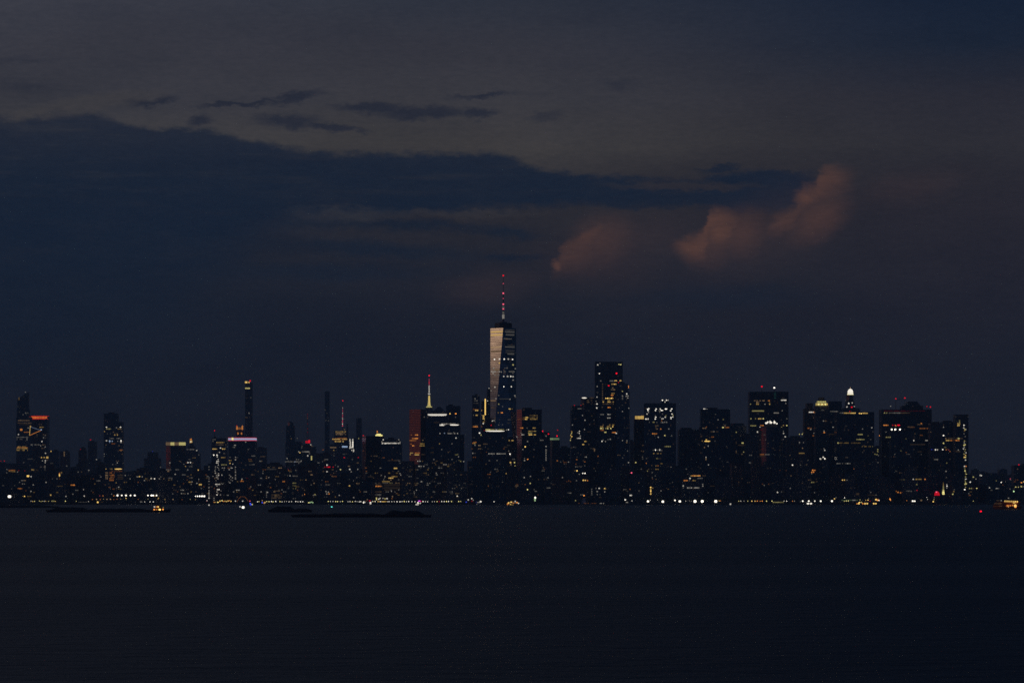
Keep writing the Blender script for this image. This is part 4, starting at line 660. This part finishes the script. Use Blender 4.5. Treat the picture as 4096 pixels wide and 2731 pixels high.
# faint scattered windows
for x0, x1, y0, y1, n, cs in ((0,660,1880,1975,42,'w2 y2 t3 o2 w1 w3'),(66,120,1700,1860,14,'w1 t2'),(125,190,1690,1880,12,'w1 t2'),(415,490,1700,1950,16,'t2 w1'),(660,1060,1830,1985,66,'w2 y2 t2 w3 o2'),(1060,1640,1830,1995,90,'w2 t2 y2 o2 w1 t3'),
    (1500,1610,1890,1985,22,'y2 t2 t3'),(1637,1860,1830,1985,90,'w2 w3 t2 y2 w1'),(1860,2330,1760,1985,40,'w2 t2 o2 w1 t1'),(1970,2060,1480,1700,10,'w1 w2'),(2070,2160,1650,1900,18,'t2 w1 t1'),(2330,2530,1500,1900,12,'w1 t2 o2'),(2330,2730,1760,1985,12,'w2 t2 w1'),
    (2580,2700,1690,1960,6,'w1 t2 w2 y2'),(2730,3160,1650,1985,14,'w1 t2 t1'),(3150,3530,1640,1985,14,'w1 t2 t1 k2'),(3530,3870,1700,1985,16,'t2 w1 o2 k2'),(3875,4090,1905,1990,10,'w2 k3 w3 y2 o2')):
    cs = cs.split()
    for i in range(n):
        x = random.uniform(x0, x1); y = y0 + round(random.uniform(0, y1 - y0) / 6.8) * 6.8
        if hit(x, y)[0] is None: continue
        c_ = random.choice(cs); pane(x, y, random.choice((4, 5, 8)), random.choice((3.6, 4.2)), c_, j=random.choice(JI), rnd=True)
        if random.random() < .25: pane(x + random.choice((8, -8)), y, 4.5, 4, c_, j=random.choice(JI), rnd=True)
print('MISSED', len(MISS), MISS[:40])
print('CAPPED', [k for k, q in COUNT.items() if q > 95])

# ------------------------------------------------------------------ waterfront
def lamp(x, y, cde, s, D=7612, label='pale lamp on the promenade along the water', group='promenade lamps'):
    k = D / F; z = max(5.0, H + (HOR - y) * k)
    r = ob('street_lamp', None, loc=((x - 2048) * k, D, GZ)); tag(r, label, 'lamp', group)
    hgt = z - GZ
    ob('pole', POLE, r, (0,0,0), 0, (1,1,hgt)); ob('lamp_globe', ball(emat(cde)), r, (0,0,hgt), 0, ((s*.86 if s > 6.9 else s*.72)*k,)*3)
b = MB(); b.cyl(0,0,.16,.1,0,1,8); POLE = b.mesh('pole','dark_metal')
SH = dict(label='pale lamp on the harbour promenade between the arch lights and the brick block', group='harbour promenade lamps')
for x in (1030,1036,1067,1076,1086,1092,1103,1120,1128,1138,1146,1156,1166,1183,1192,1202,1211,1313,1322,1332,1343,1350,1361,1370,1392,1400,1410,1421,1428,1437,1443,1455,1490,1496,1501): lamp(x, 2005 + random.uniform(-.8,.8), random.choice(('w4','w5','k5','w5')), random.uniform(4,6.2), **SH)
for x in range(1512, 1560, 5): lamp(x, 2005, random.choice(('y4','w5','y5')), random.uniform(4,6), label='warm lamp in the tight row before the brick waterfront block', group='lamps before the brick block')
for x in (1567,1577,1588,1600,1608,1617,1626,1635,1648,1660,1692,1702,1711,1729,1738,1748,1767,1777,1786,1794,1806,1835,1843,1976): lamp(x, 2005 + random.uniform(-.6,.6), random.choice(('w5','w5','k5','w4')), random.uniform(4,6.5), label='pale lamp on the promenade below the red-reflecting and white-banded towers', group='central promenade lamps')
for x, y, c_, s in ((1757,2005,'r4',4),(1829,1983,'w5',6),(1921,2005,'w5',6.5),(2302,2001,'k4',5),(2501,1998,'w5',7.5),(2528,2002,'w4',5.5),(2601,1999,'w4',5.5),(2630,1998,'w3',5),(2743,2003,'w4',4.5),(2758,2002,'w3',4),(2765,2003,'w3',4),(2877,2002,'y4',5),(2882,2002,'o4',5)): lamp(x, y, c_, s, label='small lamp among the dark waterfront trees', group='lamps among the waterfront trees')
for x, y, s in ((2592,2004,10.5),(2651,2005,11.5),(2700,2000,7.5),(2719,2004,11),(2780,2004,14),(2809,2004,13.5),(2863,2004,14)): lamp(x, y, 'w6', s, label='large white floodlight on the quay below the stepped orange-lit block', group='quay floodlights')
for x, c_ in ((2955,'k4'),(2963,'w4'),(2976,'w3'),(2991,'k4'),(3007,'y5'),(3008,'y5'),(3020,'y5'),(3029,'o5'),(3041,'o4'),(3049,'o5'),(3066,'k5'),(3088,'k5'),(3136,'w4'),(3147,'w5'),(3170,'o4'),(3178,'w3')): lamp(x, 2003, c_, 5.5, label='yellow or orange lamp by the long low lit shed', group='lamps by the lit shed')
for x, y, c_, s in ((3202,2005,'w3',4),(3211,2003,'w6',7),(3235,2003,'w6',7.5),(3259,2003,'w5',7),(3283,2003,'w6',7.5),(3328,2003,'w6',9),(3338,1994,'y5',6.5),(3344,1989,'w3',4.5),(3378,1990,'w5',6),(3377,2003,'k4',5),(3385,2002,'k5',5.5),(3393,2002,'k5',5.5),(3440,1998,'k4',5),(3463,2000,'y4',5),(3472,1999,'y5',6),(3475,1993,'w3',4),(3480,2003,'r4',4)): lamp(x, y, c_, s, label='bright lamp on the quay below the lit dome', group='quay lamps below the dome')
for x, y, c_, s in ((3504,1997,'y5',9),(3511,1999,'o5',8),(3516,2000,'w5',6.5),(3560,1995,'o5',7.5),(3562,1999,'o5',6),(3627,2001,'o4',4.5),(3651,2003,'w6',8),(3659,2003,'w6',7),(3685,2000,'t3',9),(3707,1988,'w4',4.5),(3710,1996,'w4',4.5),(3737,1989,'w3',4),(3736,1997,'k4',4.5),(3733,2005,'y5',7),(3893,2003,'k4',5)): lamp(x, y, c_, s, label='lamp on the quay below the broad brown tower', group='quay lamps below the broad brown tower')
for x in (124,131,138,158,164,170,177,183,194,208,216,222,262,305,354): lamp(x, 2004 + random.uniform(-1.4,1), random.choice(('k4','y4','k5','w4')), random.uniform(4,6), label='yellowish lamp on the river shore below the red-crowned tower', group='river shore lamps')
for x in range(316, 348, 6): lamp(x, 2007, 'w2', 4, label='dim lamp in the faint row on the river shore', group='faint river shore lamps')
lamp(391, 2009, 'y5', 9, label='strong yellow lamp low on the river shore under the pier canopies', group=None)
for x in (370,386,401,414,428,442,455,468,483,505,553,592,632,660,692,728,761,782): lamp(x, 1996 + random.uniform(-1.5,1.5), random.choice(('y3','t4','o3','k3')), random.uniform(4.5,6.5), label='dim amber lamp in the lower row along the pier', group='amber pier lamps')
for x, s in ((470,9),(487,7),(504,8.5),(522,7),(539,8.5),(592,7),(606,9),(613,8),(626,7),(782,6),(790,7),(799,8),(808,8.5),(817,9)): lamp(x, 1980.5 + (3 if x > 700 else 0), 'w6', s, label='bright white lamp in the upper row on the pier', group='white pier lamps')
for x, y, c_ in ((399,1982,'p3'),(412,1982,'o4'),(455,1982,'o4'),(620,1983,'y4'),(504,1991,'y5'),(634,1991,'y4'),(562,2006,'w3'),(567,2006,'w3'),(579,2006,'w4'),(600,2006,'w5'),(613,2006,'w5'),(662,2007,'t3'),(828,2001,'w4'),(827,2003,'p3')): lamp(x, y, c_, 5.5, label='small lamp between the two rows of pier lamps', group='scattered pier lamps')
for x in (856,860,870,874,880,888,893,900,906,912,918,924): lamp(x, (2009 if x < 875 else 2003) + random.uniform(-2,2), random.choice(('y5','k5','y4','o4')), random.uniform(5,7), label='yellow lamp on the quay below the neon-topped tower', group='yellow quay lamps')

# pier with an arch of small lights
D = 7605.0; k = D / F
r = ob('pier_building', None, loc=((972 - 2048) * k, D, GZ)); tag(r, 'waterfront terminal outlined by an arch of small lights below the neon-topped tower', 'building')
b = MB(); zz2 = lambda y: H + (HOR - y) * k - GZ
prof = [(948,2006),(955,1994),(963,1985.5),(979,1985.5),(986,1994),(995,2006)]
i0 = len(b.v); b.v += [((x-972)*k, 0, max(0, zz2(y))) for x, y in prof] + [((x-972)*k, 26, max(0, zz2(y))) for x, y in prof]
b.f += [tuple(range(5,-1,-1)), tuple(range(6,12))] + [(i, i+1, i+7, i+6) for i in range(5)]; b.build('wall','concrete',r)
for (xa, ya), (xb, yb) in zip(prof, prof[1:]):
    for s_ in range(4):
        f_ = s_ / 4; ob('arch_light', ball(emat('o2', 1.6)), r, ((xa+(xb-xa)*f_-972)*k, -.6, max(.8, zz2(ya+(yb-ya)*f_))), 0, (2.6*k,2.6*k,2.6*k))
for x, y, c_ in ((942,2003,'w4'),(971,2003,'w4'),(1000,2003,'p4')): ob('lamp', ball(emat(c_)), r, ((x-972)*k, -1, max(.8, zz2(y))), 0, (5*k,5*k,5*k))
# long low lit shed
r = ob('ferry_shed', None, loc=((3113 - 2048) * k, 7606, GZ)); tag(r, 'long low shed with a dim yellow lit front on the quay below the rounded tower', 'building')
b = MB(); b.box(-24*k,24*k,0,12,0,3.4); b.build('wall','concrete',r); b = MB(); b.box(-25*k,25*k,-1,13,3.42,4.0); b.build('roof','roofing',r)
for i in range(8): ob('window', cube(emat('k3', random.choice((.6,.8,1)))), r, ((-20+i*5.7)*k,-.2,1.9), 0, (4.8*k,.4,2.2))
r = ob('terminal_building', None, loc=((3402 - 2048) * k, 7606, GZ)); tag(r, 'pale quay terminal with greenish lit upper floor below the massive dark block', 'building')
b = MB(); b.box(-40*k,36*k,6,26,0,9); b.build('wall','concrete',r)
for x0, x1, c_ in ((-36,-8,'g2'),(-8,8,'g2'),(8,22,'w3'),(22,32,'g2')): ob('window', cube(emat(c_, .7)), r, ((x0+x1)/2*k,5.8,6.6), 0, ((x1-x0-1.5)*k,.4,2.4))
r = ob('clock_tower', None, loc=((3437 - 2048) * k, 7640, GZ)); tag(r, 'square grey tower dimly lit beside the quay terminal', 'tower'); b = MB(); b.box(-9*k,9*k,0,10,0,H+(HOR-1962)*k-GZ); b.build('wall','concrete',r); b = MB(); b.prism([(-9.5*k,-.5),(9.5*k,-.5),(9.5*k,10.5),(-9.5*k,10.5)],H+(HOR-1962)*k-GZ+.02,H+(HOR-1956)*k-GZ,.1,0,5); b.build('roof','roofing',r)
ob('window', cube(emat('t2',.6)), r, (0,-.2,H+(HOR-1975)*k-GZ), 0, (12*k,.4,8*k))
# pier shed with a row of dim lights and a sail-like canopy
r = ob('pier_shed', None, loc=((2364 - 2048) * k, 7585, 0)); tag(r, 'low pier with a row of dim lights and a pointed pale canopy', 'pier')
b = MB(); b.box(-52*k,50*k,0,16,-2,2.2); b.build('deck','concrete',r)
b = MB(); b.prism([(-40*k,2),(-20*k,2),(-20*k,13),(-40*k,13)],2.22,H+(HOR-1990)*k,.12,-27*k,7); b.build('canopy','boat_white',r)
for x in (2315,2336,2342,2352,2368,2376,2382,2400,2405,2413): ob('lamp', ball(emat('w3' if x > 2395 else 'o2')), r, ((x-2364)*k,-.4,2.6), 0, (4.5*k,4.5*k,3.6*k))
# monument and yellow bell tower, floodlight put in as glowing parts; glowing red dome
r = ob('monument', None, loc=((2140 - 2048) * k, 7620, GZ)); tag(r, 'small floodlit white monument alone at the water edge', 'monument')
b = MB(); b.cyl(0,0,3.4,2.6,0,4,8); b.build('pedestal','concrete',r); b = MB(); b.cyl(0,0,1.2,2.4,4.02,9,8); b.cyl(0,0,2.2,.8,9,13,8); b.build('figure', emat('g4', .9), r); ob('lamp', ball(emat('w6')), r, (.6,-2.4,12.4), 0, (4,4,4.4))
D = 7660.0; k = D / F
r = ob('domed_hall', None, loc=((3748 - 2048) * k, D, GZ)); tag(r, 'small round hall with a glowing red dome beside the yellow-lit bell tower', 'building')
zf = lambda y: H + (HOR - y) * k - GZ
b = MB(); b.cyl(0,0,11*k,11*k,0,zf(1981),20); b.build('wall','brick',r)
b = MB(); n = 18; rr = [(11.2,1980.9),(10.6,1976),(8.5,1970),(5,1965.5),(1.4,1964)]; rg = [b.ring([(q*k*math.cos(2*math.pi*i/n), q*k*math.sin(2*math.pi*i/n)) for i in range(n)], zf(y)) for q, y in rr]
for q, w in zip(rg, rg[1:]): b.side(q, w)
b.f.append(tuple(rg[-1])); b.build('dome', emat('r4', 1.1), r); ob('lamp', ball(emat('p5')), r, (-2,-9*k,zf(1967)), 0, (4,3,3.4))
r = ob('bell_tower', None, loc=((3773 - 2048) * k, D, GZ)); tag(r, 'thin bell tower floodlit yellow at its foot beside the red dome', 'tower')
b = MB(); b.prism([(-4.5*k,-4.5*k),(4.5*k,-4.5*k),(4.5*k,4.5*k),(-4.5*k,4.5*k)],0,zf(1958),.75); b.prism([(-3*k,-3*k),(3*k,-3*k),(3*k,3*k),(-3*k,3*k)],zf(1958)+.02,zf(1926),.15); b.build('wall','stone',r)
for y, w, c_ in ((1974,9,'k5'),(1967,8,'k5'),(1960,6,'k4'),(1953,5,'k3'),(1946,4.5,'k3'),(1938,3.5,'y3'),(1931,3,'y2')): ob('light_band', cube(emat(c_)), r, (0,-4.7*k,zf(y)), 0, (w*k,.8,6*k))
# waterfront trees: one dark mass
b = MB(); rn = random.Random(5)
for (x0, x1, n_) in ((2420,3050,74),(3130,3320,20),(3530,3730,16),(200,360,14),(1120,1300,10),(2180,2300,10)):
    for i in range(n_):
        X = (rn.uniform(x0, x1) - 2048) * 7628 / F; Yt = 7628 + rn.uniform(-6, 14); hh = rn.uniform(9, 17); rr_ = rn.uniform(3.2, 5.5)
        b.cyl(X, Yt, .35, .2, GZ, GZ + hh * .5, 6)
        for q in range(70):
            a_, c_ = rn.uniform(0, 6.283), rn.uniform(-1, 1); rad = rr_ * rn.uniform(.45, 1) ; sz = rn.uniform(.5, 1.1)
            ce = Vector((X + rad * math.cos(a_) * math.sqrt(1-c_*c_), Yt + rad * math.sin(a_) * math.sqrt(1-c_*c_), GZ + hh * .66 + rad * c_ * .95))
            u = Vector((rn.uniform(-1,1), rn.uniform(-1,1), rn.uniform(-1,1))).normalized(); w = u.cross(Vector((rn.uniform(-1,1), rn.uniform(-1,1), rn.uniform(-1,1)))).normalized()
            i0 = len(b.v); b.v += [tuple(ce + u*sz), tuple(ce + w*sz), tuple(ce - u*sz), tuple(ce - w*sz)]; b.f.append((i0, i0+1, i0+2, i0+3))
tag(b.build('tree_line', 'leaf'), 'dark leafy trees massed along the waterfront', 'trees', kind='stuff')

# ------------------------------------------------------------------ boats, barges and buoys
def boat(x0, x1, yw, hull, decks, lts, label, name='boat', cat='boat', group=None, hm='hull_dark', cm='boat_white', bow=1, mast=0, D=None):
    D = D or H * F / (yw - HOR); k = D / F; Ln = (x1 - x0) * k; bm = max(3.0, Ln * .24)
    r = ob(name, None, loc=(((x0 + x1) / 2 - 2048) * k, D + bm / 2, 0)); tag(r, label, cat, group)
    b = MB(); n = 9; lo, hi = [], []
    def wid(t): return bm / 2 * (1 - max(0, (t - .55) / .45) ** 2 * .92) * (1 - max(0, (.12 - t) / .12) * .25)
    for z, sh in ((-.6, .93), (hull, 1.0)):
        L_, R_ = [], []
        for i in range(n):
            t_ = i / (n - 1); x = (t_ - .5) * Ln * sh * bow; zz_ = z + (hull * .45 * max(0, (t_ - .6) / .4) ** 2 if z > 0 else 0)
            L_.append((x, -wid(t_) * sh, zz_)); R_.append((x, wid(t_) * sh, zz_))
        (lo if z < 0 else hi).extend(L_ + R_[::-1])
    i0 = 0; b.v = lo + hi; N_ = 2 * n
    for i in range(N_): b.f.append((i, (i+1) % N_, N_ + (i+1) % N_, N_ + i))
    b.f += [tuple(range(N_, 2*N_)), tuple(range(N_-1, -1, -1))]; b.build('hull', hm, r)
    z = hull * .98; cabs = []
    for f0, f1, h in decks:
        b = MB(); xa, xb = sorted(((f0 - .5) * Ln * bow, (f1 - .5) * Ln * bow)); b.box(xa, xb, -bm*.36, bm*.36, z, z + h)
        b.box(xa - .3, xb + .3, -bm*.40, bm*.40, z + h + .01, z + h + .22); cabs.append((z + h + .1, b.build('cabin', cm, r))); z += h + .23
    if mast:
        b = MB(); b.cyl(0, 0, .12, .07, z - .2, z + mast, 6); b.bar((-1,0,z+mast*.6),(1,0,z+mast*.6),.06); b.build('mast','dark_metal',r)
    for x, y, w, h, c_ in lts:
        q = P(x, y, D); hold = next((c for zt, c in cabs if q.z < zt), cabs[-1][1] if cabs else r)
        ob('lamp' if c_[1] in '456' else 'window', (ball if c_[1] in '56' else cube)(emat(c_)), hold, (q.x - r.location.x, -bm/2 - .1, q.z), 0, (w*k, .5, h*k))
    return r
boat(3972,4088,2036,4.2,[(.06,.94,3.4),(.08,.9,3.2)],[(x,2003.5+.3*i,6.5,6,'y5' if i > 4 else 'y4') for i, x in enumerate((4020,4028,4036,4044.5,4053,4061,4069))]+[(4056,2010,9,5,'y4'),(4066,2011,7,4,'o3'),(4031,2022,9,7,'o4'),(4041,2021,5,5,'o4'),(4050,2020,5,5,'o4'),(4061,2022,11,13,'y5'),(4062,2027,8,6,'o5'),(4034,2026,4,5,'t4'),(3990,2013,26,2.2,'t2'),(4000,2013,10,2.4,'t3'),(3988,2024,30,2.4,'o1'),(4002,2023,12,3,'t2'),(4005,2001,4,4,'w3'),(3992,2001,12,2,'t2'),(4034,1991,5,3.4,'w3')],
     'orange double-deck ferry with amber lit windows, nearest vessel to the edge','ferry','ferry',None,'hull_orange','hull_orange',-1,3)
boat(612,682,2048,3.0,[(.05,.62,2.8),(.12,.45,2.4)],[(618,2026,6,5,'w4'),(626,2026,4.5,4.5,'o4'),(632.5,2026,7,6,'y5'),(653,2029,3.5,4,'k3'),(617,2037,7,6,'o5'),(627,2037,5,4,'o4'),(639,2037,10,7,'y6'),(652,2036.5,7,6,'o5')],'tug with two rows of orange and yellow lights beside a long barge','tugboat','boat',None,'hull_dark','hull_rust',1,4)
boat(944,990,2034,1.4,[(.3,.62,2.2)],[(972.5,2028,11,10,'w6'),(960,2025.5,4.5,4.5,'w4')],'small boat with one dazzling white searchlight below the arch of lights','motor_boat','boat',None,'boat_white','boat_white',1,2)
boat(990,1016,2020,1.2,[(.3,.7,2.0)],[(1001,2012.5,6,5,'b5'),(1005,2017,6,4,'b5'),(1002,2019,4,3,'b4'),(1009,2016.5,5,4.5,'k4')],'small boat with blue lights near the arch of lights','patrol_boat','boat',None,'hull_dark','boat_white',1,1.5)
boat(828,846,2022,1.2,[(.3,.7,1.8)],[(836,2019,5,4.5,'w4')],'tiny boat with a single white lamp below the dotted slim block','motor_boat','boat',None,'hull_dark','boat_white',1,0)
boat(1040,1066,2017,1.6,[(.2,.8,2.2)],[(1049,2009,5,4.5,'b5'),(1056,2010,4,4,'o4'),(1060,2008,5,5,'y4'),(1058,2012,4,4,'w3'),(1049,2001,4,4,'t4')],'small boat with one blue and several amber lamps by the promenade','motor_boat','boat',None,'hull_dark','boat_white',-1,1)
boat(1234,1256,2013,1.2,[(.1,.9,2.2)],[(1235,2009,6,4,'k5'),(1241,2008,5,4,'g4'),(1247,2007,5,4,'g4'),(1251,2009,5,4,'g4')],'small boat with a row of greenish lamps by the promenade','motor_boat','boat',None,'hull_dark','boat_white',1,0,7590)
boat(1448,1488,2016,2.2,[(.1,.9,2.6)],[(1454,2009,6,7,'w5'),(1459,2007,4,4,'w4'),(1469,1997,5,4,'t3'),(1479,2002,6,4,'r4'),(1482,2009,7,6,'w5'),(1482,2014,6,4,'w4'),(1466,2003,4,3,'o2')],'ferry with paired white lamps beside the warm lamp row','ferry','boat','','hull_dark','boat_white',1,3,7500)
boat(1658,1686,2019,1.6,[(.2,.9,2.2)],[(1678,2003,12,4.5,'m5'),(1683,2004,5,4,'r4'),(1672,2010,7,7,'w5'),(1681,2011,5,5,'w4'),(1668,2017,12,4,'w4')],'party boat with a magenta sign and white lamps','party_boat','boat',None,'hull_dark','boat_white',1,1)
boat(1866,1894,2018,2.6,[(.05,.95,3.0),(.1,.7,2.4)],[(1865,2007,5,4,'b4'),(1873,1998,5,4.5,'w4'),(1887,1993,5,4.5,'w4'),(1893,1999,4,4,'w3'),(1888,2003,5,4,'r3')],'stubby red vessel with a blue lamp below the tallest tower','workboat','boat',None,'hull_rust','hull_rust',1,4)
boat(1902,1934,2018,1.4,[(.2,.7,1.8)],[(1923,2005,6.5,6,'w5'),(1915,2008,12,3.5,'w3'),(1907,2016,5,3,'w2'),(1905,2008,3,6,'b2')],'low pale boat with one white lamp beside the stubby red vessel','motor_boat','boat',None,'hull_dark','boat_white',1,2)
boat(2022,2086,2019,2.2,[(.08,.92,2.4),(.2,.8,2.2)],[(2034,2010,7,5,'y5'),(2045,2007,7,5,'y5'),(2033,2014,4,4,'o4'),(2061,2004,5,4.5,'w4'),(2053,2011,4,3,'o4'),(2058,2010,4,3,'o3'),(2068,2009,6,4.5,'o5'),(2074,2012,5,4,'w4'),(2042,2016,5,4,'y4'),(2050,2018,9,3,'y3'),(2030,2016,5,4,'o4')],'ferry strung with amber and white lamps beside the floodlit monument','ferry','ferry',None,'hull_dark','boat_white',-1,3)
boat(2914,2928,2019,1.2,[(.3,.8,1.6)],[(2922,2015,5,6,'w4')],'tiny pale boat with one lamp off the quay floodlights','motor_boat','boat',None,'boat_white','boat_white',1,0)
boat(3222,3256,2020,2.0,[(.1,.9,2.6)],[(3232,2013,10,7,'w5'),(3244,2013,9,7,'w5')],'boat with two white lit cabin windows off the quay lamps','ferry','boat',None,'hull_dark','boat_white',1,2)
boat(3420,3478,2019,2.2,[(.05,.95,2.6)],[(3428,2014,5,4,'o4'),(3435,2013,8,6,'y5'),(3438,2008,7,5,'y5'),(3446,2008,4,4,'k4'),(3451,2013,5,5,'o5'),(3460,2013,7,6,'y5'),(3469,2013,7,6,'y5')],'ferry with a row of orange windows moored below the quay terminal','ferry','ferry',None,'hull_dark','hull_rust',1,2)
boat(3488,3514,2019,2.0,[(.1,.9,2.4)],[(3495,2013,7,6,'y5'),(3503,2013,7,6,'y5')],'small ferry with two orange windows beside the long moored ferry','ferry','ferry',None,'hull_dark','hull_rust',1,1)
boat(2506,2524,2014,1.2,[(.2,.8,1.6)],[(2508,2008,9,3.5,'w3')],'dim pale boat tied up below the small waterfront lamps','motor_boat','boat',None,'hull_dark','boat_white',1,0,7580)
def barge(x0, x1, yw, hull, piles, label, D=None):
    D = D or H * F / (yw - HOR); k = D / F; Ln = (x1 - x0) * k
    r = ob('barge', None, loc=(((x0 + x1) / 2 - 2048) * k, D, 0)); tag(r, label, 'barge')
    b = MB(); h2 = Ln / 2; pr = [(-h2, hull), (-h2 * .97, -.6), (h2 * .97, -.6), (h2, hull)]
    b.v = [(x, 0, z) for x, z in pr] + [(x, 16, z) for x, z in pr]; b.f = [(3,2,1,0),(4,5,6,7)] + [(i, (i+1) % 4, 4+(i+1) % 4, 4+i) for i in range(4)]; b.build('hull','hull_dark',r)
    b = MB(); b.box(-h2, h2, -.25, .1, hull - .5, hull + .05); b.build('rubbing_strake','hull_rust',r)
    rn = random.Random(int(x0) + 7)
    for (a0, a1, hh) in piles:
        b = MB(); nx, ny = max(8, int((a1 - a0) * Ln / 2.5)), 7; xs0, xs1 = (a0 - .5) * Ln, (a1 - .5) * Ln
        for j in range(ny):
            for i in range(nx):
                e = min(1, min(i, nx - 1 - i) / (nx * .16)) * min(1, min(j, ny - 1 - j) / 2); z = hull + .02 + (hh * e * rn.uniform(.68, 1.05) if e > 0 else 0)
                b.v.append((xs0 + (xs1 - xs0) * i / (nx - 1), 1.5 + 13 * j / (ny - 1), z))
        for j in range(ny - 1):
            for i in range(nx - 1): q = j * nx + i; b.f.append((q, q + 1, q + nx + 1, q + nx))
        b.build('cargo','cargo',r)
    return r
barge(1163,1726,2068,2.2,[(.02,.30,.8),(.22,.66,1.6),(.66,.95,4.2)],'long black barge with its cargo heaped highest toward one end, nearest of the barges')
barge(1072,1246,2048,3.0,[(.05,.62,4.0),(.6,.95,1.6)],'short dark barge behind the longest barge')
barge(182,612,2048,2.8,[(.03,.4,3.2),(.38,.97,1.8)],'long dark barge held by the tug with orange lights')
barge(-120,232,2030,2.6,[(.05,.95,2.4)],'far dark barge close to the river shore')
def buoy(x, y, cde, label, s=6):
    D = H * F / (y + 8 - HOR); k = D / F; r = ob('buoy', None, loc=((x - 2048) * k, D, 0)); tag(r, label, 'buoy')
    b = MB(); b.cyl(0,0,1.1,1.2,-.4,.6,14); b.build('float','hull_rust',r); z = H + (HOR - y) * k
    b = MB()
    for a_ in (0, 2.1, 4.2): b.bar((.8*math.cos(a_), .8*math.sin(a_), .6), (.15*math.cos(a_), .15*math.sin(a_), z), .06)
    la = b.build('lattice','steel',r); ob('lamp', ball(emat(cde)), la, (0,0,z), 0, (s*1.25*k,s*k,s*k))
buoy(3923,2044,'r6','floating buoy with a red lamp in front of the orange ferry',7)
buoy(1327,2026,'c5','floating buoy with a green lamp behind the longest barge',5)
